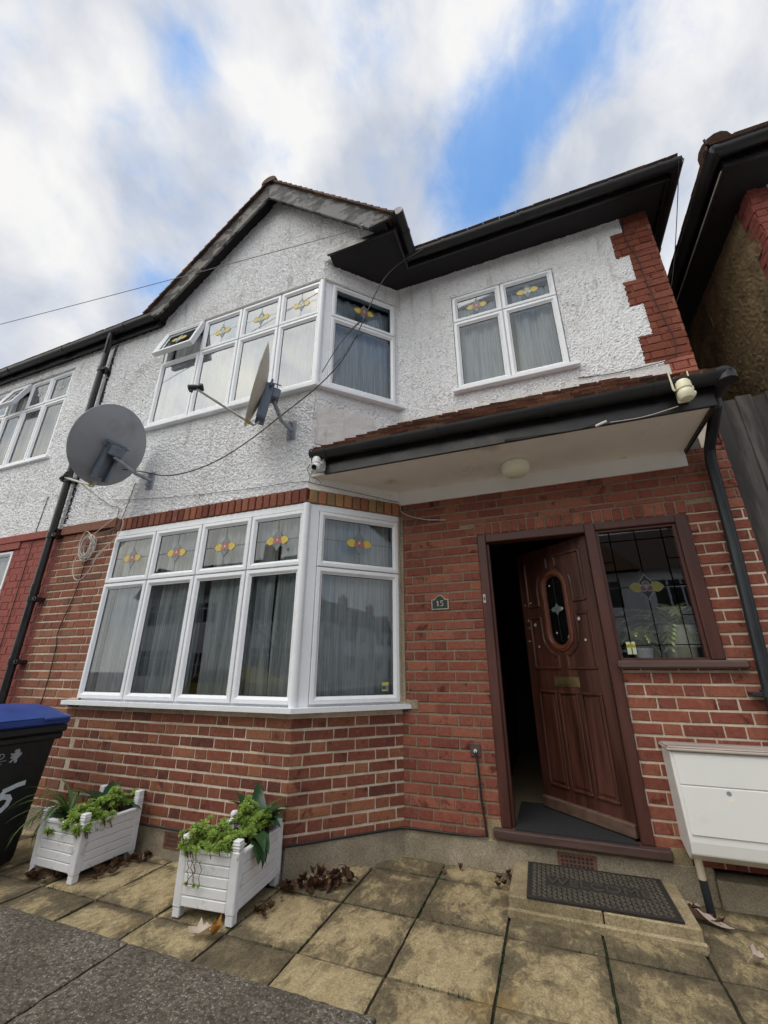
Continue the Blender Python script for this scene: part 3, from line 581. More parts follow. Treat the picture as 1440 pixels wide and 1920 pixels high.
def bays():
    # ground floor bay
    us = [-2.90, -2.327, -1.747, -1.182, -.628]
    fr = frame_mesh(TF, us, [1.0, 2.055, 2.548], house, 'bay_window_frame')
    bay_light_row(frame((0, -B, 0), (1, 0, 0), (0, -1, 0)), us, 1.012, 2.055, 2.545, fr)
    usc = [.105, CL-.03]
    frc = frame_mesh(TC, usc, [1.0, 2.055, 2.548], house, 'canted_window_frame')
    bay_light_row(TC, usc, 1.012, 2.055, 2.545, frc, s=1.28)
    # rounded corner post
    mb = MB(); mb.tube([(-.652+.02, -B-.004, .995), (-.652+.02, -B-.004, 2.60)], .034, 14); mb.box(-.66, -.600, -.03, .012, .995, 2.60, 0, TF); mb.box(.02, .103, -.03, .012, .995, 2.60, 0, TC); mb.build('corner_post', 'white_upvc', house, smooth='auto')
    mb = MB(); mb.box(-2.90, -.66, -.03, .016, 2.548, 2.604, 0, TF); mb.box(.10, CL-.03, -.03, .014, 2.548, 2.604, 0, TC); mb.build('window_head', 'white_upvc', house)
    k = .085; kk = k*math.tan(R(22.5))
    pane_sill([(-3.03, -B), (-3.00, -B-k), (-B+kk, -B-k), (.09, -B+.09+B-k*1.42+.035), (.09, -.0), (-.0, 0), (-B, -B)], .965, 1.0, house)
    # first floor bay
    us = [-2.835, -2.235, -1.678, -1.145, -.60]; us[-1] = -.628
    fr = frame_mesh(TF, us, [3.85, 4.755, 5.22], house, 'upper_bay_window_frame')
    bay_light_row(TF, us, 3.86, 4.755, 5.215, fr, tilt=R(17), cols=PALE, gl='upper_window_glass')
    usc = [.10, CL-.035]; frc = frame_mesh(TC, usc, [3.85, 4.755, 5.22], house, 'upper_canted_window_frame')
    bay_light_row(TC, usc, 3.86, 4.755, 5.215, frc, s=1.25)
    mb = MB(); mb.tube([(-.632, -B-.004, 3.84), (-.632, -B-.004, 5.22)], .034, 14); mb.box(-.66, -.600, -.03, .012, 3.84, 5.22, 0, TF); mb.box(.02, .103, -.03, .012, 3.84, 5.22, 0, TC); mb.build('corner_post', 'white_upvc', house, smooth='auto')
    k = .07; kk = k*math.tan(R(22.5))
    pane_sill([(-2.93, -B), (-2.93, -B-k), (-B+kk, -B-k), (.075, -.075+.075-k*1.42+.07), (.075, .0), (0, 0), (-B, -B)], 3.80, 3.835, house)
    mb = MB(); mb.cbox(-2.86, -B+.02, 0, .04, 5.222, 5.25, .01, 0, TF); mb.cbox(.0, CL-.02, 0, .04, 5.222, 5.25, .01, 0, TC); mb.build('window_drip', 'smooth_white_render', house)
    # window over the porch
    TR = TD; us = [.645, 1.162, 1.685]
    fr = frame_mesh(TR, us, [3.885, 4.745, 5.10], house, 'porch_window_frame')
    g = .005
    for i in (0, 1):
        casement(TR, us[i]+g, us[i+1]-g, 3.89, 4.74, fr); T2, r = casement(TR, us[i]+g, us[i+1]-g, 4.75, 5.095, fr)
        motif(T2, r, fr, s=1.15, cols=(('petal_pink' if i == 0 else 'petal_pale'), 'petal_yellow', 'leaf_grey', 'petal_pale'))
    pane_sill([(.60, .0), (.60, -.075), (1.76, -.075), (1.76, 0)], 3.835, 3.872, house)
bays()

# ---------------------------------------------------------------- rooms behind the glass
def rooms():
    mb = MB()
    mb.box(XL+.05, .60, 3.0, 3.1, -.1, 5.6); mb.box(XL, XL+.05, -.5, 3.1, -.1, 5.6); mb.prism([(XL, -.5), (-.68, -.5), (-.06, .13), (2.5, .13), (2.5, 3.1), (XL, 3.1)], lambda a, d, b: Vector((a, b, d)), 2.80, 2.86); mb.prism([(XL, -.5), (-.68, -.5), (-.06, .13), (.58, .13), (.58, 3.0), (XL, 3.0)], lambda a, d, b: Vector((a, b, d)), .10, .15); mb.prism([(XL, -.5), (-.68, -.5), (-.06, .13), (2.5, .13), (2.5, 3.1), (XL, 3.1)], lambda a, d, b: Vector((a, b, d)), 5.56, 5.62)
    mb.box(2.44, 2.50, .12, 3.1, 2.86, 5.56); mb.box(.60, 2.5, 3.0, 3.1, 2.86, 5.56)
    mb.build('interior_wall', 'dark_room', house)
    mb = MB(); mb.box(.58, .64, .1, 3.0, .2, 2.8); mb.box(2.44, 2.50, .102, 3.0, .2, 2.8); mb.box(.6, 2.5, 2.95, 3.0, .2, 2.8); mb.box(.64, 2.44, .1, 2.95, 2.5, 2.55); mb.box(1.55, 1.585, .10, .85, 1.32, 2.34); mb.build('hall_wall', 'dark_hall', house)  # hall walls coloured near black to stand in for shade beyond the doorway
    mb = MB(); mb.box(.64, 1.60, -.02, 2.95, .16, .238); mb.box(1.60, 2.44, .11, 2.95, .16, .238); mb.build('hall_floor', 'lino_floor', house)
    mb = MB(); mb.cbox(1.60, 2.30, .045, .36, 1.285, 1.318, .004); mb.build('inner_window_ledge', 'sill_wood', house)
rooms()
def curtain(T, u0, u1, z0, z1, mat, label, d=-.095, gaps=(), seed=0, amp=.022, group=None, f=1.):
    rr = random.Random(seed); mb = MB(); n = int((u1-u0)/.0125); m = 7
    ph = [rr.uniform(0, 6) for _ in range(4)]
    def dep(u, z):
        return amp*(math.sin(u*62*f+ph[0]+.8*math.sin(u*9+ph[1]))+.6*math.sin(u*31*f+ph[2]+z*.3)+.4*math.sin(u*140+ph[3]))*(.7+.3*(z1-z)/(z1-z0))
    vs = []; fs = []
    for i in range(n+1):
        for j in range(m+1):
            u = u0+(u1-u0)*i/n; z = z0+(z1-z0)*j/m; vs.append(T(u+.01*math.sin(z*3+u*20), d+dep(u, z), z))
    for i in range(n):
        uc = u0+(u1-u0)*(i+.5)/n
        if any(a < uc < b for a, b in gaps): continue
        for j in range(m): fs.append((i*(m+1)+j, (i+1)*(m+1)+j, (i+1)*(m+1)+j+1, i*(m+1)+j+1))
    mb.add(vs, fs, 0, .5); o = mb.build('net_curtain', mat, smooth=True); return tag(o, label, 'curtain', group)
curtain(TF, -2.84, -.70, 1.02, 2.56, 'net_grey', 'grey net curtain with dark gaps behind the long ground floor bay window', gaps=((-2.26, -2.235), (-1.70, -1.665), (-.96, -.93)), seed=1)
curtain(TC, .13, CL-.06, 1.02, 2.56, 'net_grey', 'grey net curtain behind the tall angled pane nearest the house number', seed=2, amp=.012, f=1.3)
curtain(TF, -2.80, -.70, 3.87, 5.18, 'net_white', 'white curtain behind the long first floor bay window', seed=3)
curtain(TC, .13, CL-.07, 3.87, 5.16, 'net_blue', 'white curtain filling the upper angled bay pane under the black eave', seed=4, amp=.012)
curtain(TD, .68, 1.11, 3.88, 5.02, 'net_blue', 'white curtain behind the left half of the window above the porch', seed=5, amp=.016, f=.8)
curtain(TD, 1.26, 1.64, 3.88, 5.02, 'net_blue', 'white curtain drawn aside in the right half of the window above the porch', seed=6, amp=.026, f=.7)

# ---------------------------------------------------------------- roofs, boards and gutters
def gutter_mb(mb, p0, p1, up=(0, 0, 1), r=.056, mi=0, joints=()):
    p0, p1 = Vector(p0), Vector(p1); d = (p1-p0).normalized(); s = d.cross(Vector((0, 0, 1))).normalized(); vs = []; n = 10
    for p in (p0, p1):
        for k in range(n+1):
            t = math.pi*k/n; vs.append(p+s*math.cos(t)*r-Vector((0, 0, 1))*math.sin(t)*r)
        for k in range(n+1):
            t = math.pi*(n-k)/n; vs.append(p+s*math.cos(t)*(r-.004)-Vector((0, 0, 1))*math.sin(t)*(r-.004))
    m = 2*(n+1); fs = [(k, (k+1) % m, m+(k+1) % m, m+k) for k in range(m)]
    fs += [tuple([k, k+1, m-2-k, m-1-k]) for k in range(n)]+[tuple(m+i for i in (k, k+1, m-2-k, m-1-k)) for k in range(n)]
    mb.add(vs, fs, mi); mb.tube([p0, p0+d*.003], r*.9, 10)
    for j in joints:
        q = p0+d*j; vs = []
        for e in (0, .035):
            for rr in (r+.006, r-.006):
                for k in range(n+1):
                    t = math.pi*k/n; vs.append(q+d*e+s*math.cos(t)*rr-Vector((0, 0, 1))*math.sin(t)*rr)
        m1 = n+1; fs = []
        for k in range(n): fs += [(k, k+1, 2*m1+k+1, 2*m1+k), (k, k+1, m1+k+1, m1+k), (2*m1+k, 2*m1+k+1, 3*m1+k+1, 3*m1+k)]
        mb.add(vs, fs, mi)
def roofs():
    # --- canopy over the porch
    ez, ey = 3.045, -.685
    mb = MB(); mb.prism([(-.60, -B-.002), (2.345, -B-.002), (2.345, .02), (.0, .02), (-.02, -.02), (-B+.02, -B-.0)], lambda a, d, b: Vector((a, b, d)), 2.855, 2.875); cs = mb.build('canopy_soffit', 'cream_soffit', house)
    mb = MB(); mb.cbox(-.47, 2.372, -.655, -.632, 2.845, 3.04, .003); mb.cbox(2.347, 2.370, -.631, -.004, 2.835, 3.04, .003); mb.build('canopy_fascia', 'black_paint', house)
    mb = MB(); gutter_mb(mb, (-.57, -.715, 3.025), (2.45, -.715, 3.025), r=.060, joints=(.12, 1.1, 1.95, 2.6)); gutter_mb(mb, (2.43, -.73, 3.025), (2.43, .0, 3.025), r=.06); mb.tube([(2.43, -.715, 3.023), (2.43, -.715, 2.967)], .06, 12); mb.build('canopy_gutter', 'black_plastic', house, smooth='auto')
    sl = Vector((0, .70, .57)).normalized(); nn = Vector((0, -sl.z, sl.y)); L = .90
    P0 = Vector((-.62, ey, 3.05)); TT = lambda u, h, s: P0+Vector((u, 0, 0))+sl*s+nn*h
    W = 3.04
    keepc = lambda u, s: (-.62+u) > (ey+sl.y*s)-.02 and u < W-s*sl.y*.72+.02
    mb = MB(); tiles(mb, TT, W, L-.06, gauge=.105, tw=.155, keep=keepc, thick=.026, gap=.007, lift=.014); mb.add([TT(0, 0, 0), TT(W, 0, 0), TT(W-L*sl.y*.72, 0, L), TT(.62, 0, L)], [(0, 1, 2, 3)])
    sr = Vector((-.5, 0, .535)).normalized()
    mb.add([(2.42, ey, 3.06), (2.42, .0, 3.06), (1.93, .0, 3.6)], [(0, 1, 2)]); mb.build('canopy_tiles', 'porch_tile', house)
    # --- main roof over the recessed part: soffit, fascia, gutter
    mb = MB(); mb.prism([(-.54, -.69), (.235, -.69), (.235, -.265), (2.72, -.265), (2.72, 5.2), (2.60, 5.2), (2.60, .01), (.0, .01), (-.55, -.55)], lambda a, d, b: Vector((a, b, d)), 5.50, 5.52); mb.build('eaves_soffit', 'black_soffit', house)
    mb = MB(); mb.cbox(.24, 2.745, -.285, -.262, 5.455, 5.60, .004); mb.cbox(2.722, 2.745, -.261, 5.2, 5.455, 5.60, .004); mb.cbox(.216, .239, -.72, -.25, 5.455, 5.62, .004); mb.cbox(-.56, .215, -.715, -.692, 5.49, 5.56, .004); mb.build('eaves_fascia', 'black_paint', house)
    mb = MB(); gutter_mb(mb, (.24, -.345, 5.545), (2.83, -.345, 5.545), joints=(.4, 1.2, 2.0, 2.4)); gutter_mb(mb, (2.80, -.37, 5.545), (2.80, 5.2, 5.545), joints=(.9,)); gutter_mb(mb, (.295, -.82, 5.60), (.295, -.33, 5.56), joints=(.2,)); mb.build('eaves_gutter', 'black_plastic', house, smooth='auto')
    sl2 = Vector((0, 1, .85)).normalized(); n2 = Vector((0, -sl2.z, sl2.y)); P2 = Vector((-.4, -.36, 5.60)); T2 = lambda u, h, s: P2+Vector((u, 0, 0))+sl2*s+n2*h
    mb = MB(); tiles(mb, T2, 3.22, 1.2, keep=lambda u, s: u < 3.22-s*.55); mb.add([T2(-2.2, 0, 0.), T2(3.22, 0, 0), T2(.6, 0, 3.6), T2(-2.2, 0, 3.6)], [(0, 1, 2, 3)]); mb.add([(2.82, -.36, 5.60), (2.82, 5, 5.60), tuple(T2(.6, 0, 3.6))], [(0, 1, 2)])
    mb.add([(2.82, 5, 5.60), tuple(T2(.6, 0, 3.6)), (-2.6, 2.36, 7.92), (-2.6, 5, 5.6)], [(0, 1, 2, 3)]); mb.build('main_roof_tiles', 'clay_tile', house)
    # --- gable over the bay
    yb = -.80; s = math.atan(SLP); c = math.cos(s); sn = math.sin(s)
    for sg in (-1, 1):
        D = Vector((sg*c, 0, -sn)); Nn = Vector((sg*sn, 0, c)); A = Vector((GAX, yb, GAZ)); L = (1.625 if sg > 0 else 1.70)/c; hb = .215
        TT = lambda a, d, b: A+D*a+Nn*b+Vector((0, d, 0))
        mb = MB(); poly = [(hb*sn/c*0, 0), (L, 0), (L, -.05), (L-.14, -hb), (-hb*math.tan(s)*-1, -hb)] if sg > 0 else [(0, 0), (L, 0), (L+.03, -.07), (L-.10, -hb), (hb*math.tan(s), -hb)]
        mb.prism(poly, TT, -.012 - (.001 if sg > 0 else 0), .014); mb.build('bargeboard', 'worn_bargeboard' if sg > 0 else 'bleached_bargeboard', house, bevel=.003)
        mb = MB(); a0 = .20*math.tan(s); mb.prism([(a0, -.10), (L-.02, -.10), (L-.02, -.085), (a0, -.085)], TT, .015, .26); mb.build('gable_soffit', 'black_soffit', house)
        TS = lambda u, h, q: A+D*(L-q+.03)+Nn*(h+.0)+Vector((0, u-.045, 0))
        mb = MB(); tiles(mb, TS, 2.6, L+.02, gauge=.105, tw=.165, thick=.016); mb.box(-.0, L-.03, .02, 3.2, -.03, -.004, 0, lambda x, y, z: TT(x, y, z)); mb.build('gable_tiles', 'clay_tile', house)
    mb = MB(); n = 9
    for i in range(n):
        y = yb-.05+i*.30; vs = []
        for e in (0, .31):
            for k in range(9):
                t = math.pi*k/8; vs.append((GAX+math.cos(t)*.11, y+e, GAZ-.045+math.sin(t)*(.085 if e else .095)))
        mb.add(vs, [(k, k+1, 9+k+1, 9+k) for k in range(8)]+[tuple(range(9))])
    mb.build('ridge_tiles', 'clay_tile', house)
    # --- gutter, fascia and roof left of the gable
    mb = MB(); gutter_mb(mb, (XL, -.775, 5.47), (-3.0, -.775, 5.47), joints=(.35,)); mb.build('left_gutter', 'black_plastic', house, smooth='auto')
    mb = MB(); mb.cbox(XL, -2.98, -.715, -.692, 5.36, 5.50, .003); mb.box(XL, -2.98, -.69, -.60, 5.40, 5.42); mb.build('left_fascia', 'black_paint', house)
    P3 = Vector((XL, -.79, 5.51)); T3 = lambda u, h, s_: P3+Vector((u, 0, 0))+sl2*s_+n2*h
    mb = MB(); tiles(mb, T3, .84, 1.0); mb.add([T3(0, 0, 0), T3(.86, 0, 0), T3(.86, 0, .5), T3(0, 0, .5)], [(0, 1, 2, 3)]); mb.add([T3(0, 0, .5), T3(2.4, 0, .5), T3(2.4, 0, 4.2), T3(0, 0, 4.2)], [(0, 1, 2, 3)]); mb.build('left_roof_tiles', 'clay_tile', house)
roofs()
def pipes():
    x, y = XL+.005, -B-.075
    mb = MB(); mb.tube([(x+.12, -.775, 5.43), (x+.12, -.775, 5.33), (x, y, 5.20), (x, y, 5.0)], .034, 12); mb.tube([(x, y, 5.0), (x, y, .05)], .037, 14)
    for z in (4.9, 3.3, 2.62, 1.92, 1.30, .5): mb.tube([(x, y, z), (x, y, z+.06)], .046, 14); mb.cbox(x-.02, x+.10, -B-.10, -B, z+.01, z+.045, .004); mb.tube([(x+.085, -B-.06, z+.028), (x+.085, -B-.10, z+.028)], .02, 8)
    for z in (3.9, 2.0): mb.tube([(x, y, z), (x, y, z+.10)], .043, 14)
    mb.build('downpipe', 'black_paint', house, smooth='auto')
    mb = MB(); mb.tube([(2.43, -.50, 3.0), (2.43, -.50, 2.93), (2.47, -.12, 2.80), (2.47, -.075, 2.72), (2.445, -.072, 2.0), (2.40, -.072, 1.16), (2.37, -.072, .1)], .036, 14)
    for z, xx in ((1.10, 2.395),): mb.tube([(xx, -.072, z), (xx, -.072, z+.04)], .045, 14); mb.cbox(xx-.09, xx+.07, -.09, 0, z+.005, z+.03, .004)
    mb.build('porch_downpipe', 'duct_dark', house, smooth='auto')
    mb = MB()
    # the ragged black edge of old render paint beside the downpipe
    for i in range(95):
        z = 2.80+i*.027; mb.cbox(x+.035+random.uniform(0, .006), x+.075+random.uniform(0, .03), -B-.014, -B-.004, z, z+.024, .003)
    mb.build('tar_stain', 'black_soffit', house)
pipes()

# ---------------------------------------------------------------- front door, its frame and the side light
def doorway():
    z0, z1 = .247, 2.345
    df = MB()
    T = TD
    df.cbox(.705, .775, -.09, .022, z0, z1, .006, 0, T); df.cbox(1.548, 1.622, -.09, .024, z0, z1-.001, .006, 0, T); df.cbox(2.166, 2.245, -.09, .022, 1.32, z1, .006, 0, T)
    df.cbox(.774, 1.549, -.09, .020, 2.275, z1-.001, .006, 0, T); df.cbox(1.621, 2.167, -.09, .020, 2.285, z1-.001, .006, 0, T); df.cbox(1.621, 2.167, -.09, -.001, 1.30, 1.335, .004, 0, T)
    df.cbox(.774, .795, -.088, -.02, z0, 2.275, .003, 0, T); df.cbox(2.145, 2.167, -.06, -.004, 1.335, 2.285, .003, 0, T); df.cbox(1.621, 1.643, -.06, -.004, 1.335, 2.285, .003, 0, T); df.cbox(1.643, 2.145, -.06, -.004, 2.265, 2.285, .003, 0, T)
    fr = df.build('door_frame', 'frame_wood', house)
    mb = MB(); mb.cbox(.715, .735, .022, .027, 1.765, 1.835, .003, 0, T); mb.cbox(.720, .730, .027, .030, 1.788, 1.812, .002, 1, T); mb.build('door_bell', ['plaque_cream', 'sticker_black'], fr)
    mb = MB(); mb.prism([(.655, -.05), (.655, .062), (.75, .075), (1.62, .075), (1.70, .066), (1.70, -.05)], lambda a, d, b: T(a, b, d), .195, .247); mb.build('door_sill', 'worn_sill_wood', house, bevel=.008)
    mb = MB(); mb.cbox(1.60, 2.345, -.02, .075, 1.265, 1.318, .012, 0, T); mb.build('side_light_sill', 'sill_wood', house)
    # side light: glass, lead cames and flower
    mb = MB(); mb.add([T(1.64, -.035, 1.33), T(2.148, -.035, 1.33), T(2.148, -.035, 2.268), T(1.64, -.035, 2.268)], [(0, 1, 2, 3)]); mb.build('side_light_glass', 'dark_window_glass', fr, recalc=False)
    TT = lambda u, d, z: T(u, d-.034, z); a, b, c, d = 1.643, 2.145, 1.335, 2.265; cx = (a+b)/2; zc = 1.83; g = []
    for x in (a+.075, b-.075): g.append(((x, c), (x, d)))
    for z in (d-.075, c+.085): g.append(((a, z), (b, z)))
    for x0, x1 in ((a, a+.075), (b-.075, b)):
        for z in (2.03, 1.62): g.append(((x0, z), (x1, z)))
    motif(TT, (a, b, c, d), fr, s=1.15, cols=('glass_red', 'glass_olive', 'glass_black', 'lead'), cz=zc, lead=.005, grid=g, name='leaded_flower')
    # the leaf, opened inwards, hinged on the middle post
    th = R(43); H = Vector((1.545, .03, 0)); U = Vector((-math.cos(th), math.sin(th), 0)); N = Vector((-math.sin(th), -math.cos(th), 0))
    D = lambda u, d, z: H+U*u+N*d+Vector((0, 0, z))         # u from the hinge to the free edge, d out towards the street
    W, ZB0, ZT0 = .765, .262, 2.268
    cxd, hw = W/2, .095; oz0, oz1 = 1.44, 2.01              # oval light: half width, bottom and top
    def stadium(hw_, z_0, z_1, n=28):
        pts = []
        a, b = z_1-hw_, z_0+hw_
        for i in range(13): t = math.pi*i/12; pts.append((cxd+hw_*math.cos(t), a+hw_*math.sin(t)))
        for i in range(7): pts.append((cxd-hw_, a+(b-a)*(i+1)/8))
        for i in range(13): t = math.pi+math.pi*i/12; pts.append((cxd+hw_*math.cos(t), b+hw_*math.sin(t)))
        for i in range(7): pts.append((cxd+hw_, b+(a-b)*(i+1)/8))
        return pts
    inner = stadium(hw, oz0, oz1, 40); mb = MB()
    mz = (oz0+oz1)/2; outer = []
    for (x, z) in inner:
        dx, dz = x-cxd, z-mz
        k = min((W/2)/abs(dx) if abs(dx) > 1e-6 else 1e9, ((ZT0-mz) if dz > 0 else (mz-1.25))/abs(dz) if abs(dz) > 1e-6 else 1e9); outer.append((cxd+dx*k, mz+dz*k))
    n = len(inner); vs = [D(x, 0, z) for x, z in inner]+[D(x, 0, z) for x, z in outer]+[D(x, -.04, z) for x, z in inner]+[D(x, -.04, z) for x, z in outer]
    fs = []
    for i in range(n):
        j = (i+1) % n; fs += [(i, j, n+j, n+i), (2*n+i, 2*n+j, 3*n+j, 3*n+i), (i, j, 2*n+j, 2*n+i)]
    mb.add(vs, fs)
    for (x, z) in ((0, ZT0), (W, ZT0), (0, 1.25), (W, 1.25)):   # corner fills
        sx = 1 if x > cxd else -1; near = [p for p in outer if (abs(p[0]-x) < 1e-4 or abs(p[1]-z) < 1e-4) and (p[0]-cxd)*sx > 0 and (p[1]-mz)*(z-mz) > 0]
        vx = [p for p in near if abs(p[0]-x) < 1e-4]; vz = [p for p in near if abs(p[1]-z) < 1e-4]
        if vx and vz:
            p = max(vx, key=lambda q: abs(q[1]-mz)); q = max(vz, key=lambda q: abs(q[0]-cxd)); mb.add([D(p[0], 0, p[1]), D(x, 0, z), D(q[0], 0, q[1]), D(p[0], -.04, p[1]), D(x, -.04, z), D(q[0], -.04, q[1])], [(0, 1, 2), (3, 4, 5), (0, 1, 4, 3), (1, 2, 5, 4)])
    mb.box(0, W, -.04, 0, ZB0, 1.25, 0, D); mb.box(-.001, .002, -.04, 0, 1.25, ZT0, 0, D); mb.box(W-.002, W+.001, -.04, 0, 1.25, ZT0, 0, D)
    def mould(rect, w=.020, h=.015):
        a, b, c_, d_ = rect
        for q in ((a, b, c_, c_+w), (a, b, d_-w, d_), (a, a+w, c_+w, d_-w), (b-w, b, c_+w, d_-w)): mb.cbox(q[0], q[1], -.001, h, q[2], q[3], .005, 0, D)
        mb.cbox(a+.032, b-.032, -.001, .008, c_+.035, d_-.035, .0075, 0, D)
    for k in range(3): mould((.085+k*.205, .27+k*.205, .42, 1.10))
    # panels that follow the oval
    def oval_panel(sgn, top):
        pts = []; ro = hw+.085; z_in = mz+.05 if top else mz-.05; ze = ZT0-.10 if top else 1.27
        xe = cxd+sgn*(W/2-.085); xc = cxd+sgn*.045
        arc = []
        cz = oz1-hw if top else oz0+hw; s1 = 1 if top else -1
        for i in range(9):
            t = (math.pi/2)*i/8; x = cxd+sgn*ro*math.cos(t); z = cz+s1*ro*math.sin(t)
            if (x-xc)*sgn > 0: arc.append((x, z))
        pts = [(xe, z_in), (cxd+sgn*ro, z_in)]+arc+[(xc, arc[-1][1]), (xc, ze), (xe, ze)]
        m_ = len(pts)
        for i in range(m_):
            p, q = pts[i], pts[(i+1) % m_]; l = math.hypot(q[0]-p[0], q[1]-p[1])
            if l > .004: mb.tube([D(p[0], .0, p[1]), D(q[0], .0, q[1])], .013, 6)
    for sg in (-1, 1):
        for tp in (True, False): oval_panel(sg, tp)
    door = mb.build('front_door', 'door_wood', house)
    mb = MB(); vs = []; fs = []
    rings = [(hw+.046, -.002), (hw+.043, .010), (hw+.030, .012), (hw+.026, .018), (hw+.012, .017), (hw+.0, .006), (hw-.006, -.015)]
    for (r, d_) in rings: vs += [D(x, d_, z) for x, z in stadium(r, oz0-(r-hw), oz1+(r-hw), 40)]
    for k in range(len(rings)-1):
        for i in range(40): fs.append((k*40+i, k*40+(i+1) % 40, k*40+40+(i+1) % 40, k*40+40+i))
    mb.add(vs, fs); mb.build('oval_moulding', 'oval_wood', door, smooth='auto')
    mb = MB(); mb.add([D(x, -.012, z) for x, z in stadium(hw-.002, oz0, oz1, 40)], [tuple(range(40))[::-1]]); mb.build('oval_glass', 'old_glass', door, recalc=False)
    mb = MB(); mb.add([D(x, -.03, z) for x, z in stadium(hw-.002, oz0, oz1, 40)], [tuple(range(40))]); mb.build('shade_backing', 'glass_black', door)  # black sheet standing in for the unlit interior behind the oval glass
    D2 = lambda u, d_, z: D(u, d_-.013, z); motif(D2, (cxd-hw+.004, cxd+hw-.004, oz0+.03, oz1-.02), door, s=.62, cols=('leaf_grey', 'leaf_grey', 'leaf_grey', 'lead'), lead=.003, name='leaded_flower')
    mb = MB(); mb.cbox(.0, W, -.04, .030, ZB0-.002, ZB0+.078, .008, 0, D); mb.build('weatherboard', 'weatherboard', door)
    mb = MB(); mb.cbox(cxd-.12, cxd+.12, 0, .006, 1.13, 1.205, .003, 0, D); mb.cbox(cxd-.095, cxd+.095, .006, .010, 1.147, 1.188, .003, 0, D); mb.build('letter_plate', 'brass', door)
    mb = MB(); mb.lathe(D(W-.055, 0, 1.66), N, [(.001, .014), (.016, .014), (.022, .006), (.022, 0)], 16); mb.cbox(W-.072, W-.038, 0, .010, 1.585, 1.612, .004, 0, D); mb.build('door_lock', 'brass', door, smooth='auto')
    spots = [(W-.05, 1.80, .006), (W-.12, 1.81, .006), (W-.14, 1.62, .016), (W-.155, 1.44, .009), (.42, 1.54, .008), (.30, 1.50, .018), (.33, 1.73, .011), (.17, 1.63, .016), (.14, 1.47, .010), (W-.06, 1.49, .006), (W-.045, 1.49, .005), (.43, 1.93, .008)]
    for (u, z, r) in spots:
        mb = MB(); k = 6 if r > .012 else 8
        pts = []
        for i in range(k*2): t = math.pi*i/k; q = r if i % 2 == 0 else r*(.6 if r > .012 else .95); pts.append((u+q*math.cos(t), z+q*math.sin(t)))
        dd = .0105 if abs(u-cxd) > hw else -.010
        mb.prism(pts, D, dd-.0015 if dd > 0 else dd, dd+.0015); mb.build('flower_sticker', 'plaque_cream', door)
doorway()
mb = MB(); mb.prism([(.80, -.045), (1.53, -.045), (1.50, .10), (1.43, .62), (.80, .62)], lambda a, d, b: Vector((a, b, d)), .2475, .257)
tag(mb.build('door_mat', 'dark_mat'), 'thin black mat lying on the hall floor inside the open door', 'mat')
# ---------------------------------------------------------------- pots and palms in the side light
def palm(x, y, z, n, L, label, seed, lean=0):
    rr = random.Random(seed); mb = MB()
    for i in range(n):
        az = 2*math.pi*i/n+rr.uniform(-.3, .3); el = rr.uniform(.5, 1.25); l = L*rr.uniform(.7, 1.1); p = Vector((x, y, z)); pts = [p.copy()]; e = el
        for k in range(9):
            p = p+Vector((math.cos(az)*math.cos(e)*1.0, math.sin(az)*math.cos(e)*.22, math.sin(e)))*l/9; e -= .20; pts.append(p.copy())
        mb.tube(pts, .0025, 4, 0, rnd=.2)
        for k in range(2, 10):
            for sg in (-1, 1):
                d = (pts[min(k, 9)]-pts[k-1]).normalized(); side = d.cross(Vector((0, 0, 1))).normalized()*sg; t = (d*.55+side*.8+Vector((0, 0, -.15))).normalized()*l*.30*(1.15-k/12); w = d*.010; q = pts[min(k, 9)]
                mb.add([q-w, q+t*.5-w*1.2+Vector((0, 0, .004)), q+t, q+t*.5+w*1.2, q+w], [(0, 1, 2, 3, 4)], 0, rr.random())
    o = mb.build('palm_plant', 'palm_leaf'); tag(o, label, 'plant')
def pot(x, y, z, r, h, mat, label, name='plant_pot'):
    mb = MB(); mb.lathe((x, y, z), (0, 0, 1), [(.001, 0), (r*.80, 0), (r*.84, .01), (r*.97, h*.8), (r*.99, h*.82), (r, h*.83), (r, h), (r-.012, h), (r-.02, h-.03), (.001, h-.03)], 28); o = mb.build(name, mat, smooth='auto'); tag(o, label, 'pot')
pot(1.80, .125, 1.319, .070, .085, 'pot_white', 'small white pot standing on the inner ledge of the brown side window')
pot(2.05, .155, 1.319, .105, .235, 'pot_cream', 'large cream pot at the right of the brown side window ledge')
palm(1.80, .12, 1.38, 22, .36, 'arching yellow green palm in the small white pot behind leaded glass', 5)
palm(2.04, .14, 1.53, 24, .50, 'taller green palm rising from the large cream pot behind leaded glass', 9)
mb = MB(); mb.prism([(1.688, 1.36), (1.745, 1.36), (1.745, 1.445), (1.688, 1.445)], TD, -.033, -.031, 0); mb.prism([(1.688, 1.405), (1.745, 1.405), (1.745, 1.430), (1.688, 1.430)], TD, -.031, -.0303, 1)
text_mb(mb, 'BEWARE', lambda u, d, z: TD(1.690+u, -.030+d, 1.408+z), .0155, 0, .0006, 2); text_mb(mb, 'COMES', lambda u, d, z: TD(1.692+u, -.030+d, 1.419+z), .0115, 0, .0006, 2)
o = mb.build('window_sticker', ['sticker_cream', 'sticker_yellow', 'sticker_black']); tag(o, 'small cream and yellow warning sticker on the leaded side window', 'sticker')
mb = MB(); a = CL-.125
mb.cbox(a-.062, a, .001, .003, 1.095, 1.165, .001, 0, TC); mb.cbox(a-.060, a-.004, .003, .004, 1.138, 1.160, .0005, 1, TC); mb.cbox(a-.056, a-.030, .003, .004, 1.112, 1.130, .0005, 2, TC); mb.cbox(a-.060, a-.014, .003, .004, 1.098, 1.106, .0005, 1, TC)
tag(mb.build('window_sticker', ['leaf_grey', 'sticker_yellow', 'sticker_black']), 'yellow and grey sticker in the bottom corner of the angled bay pane', 'sticker')

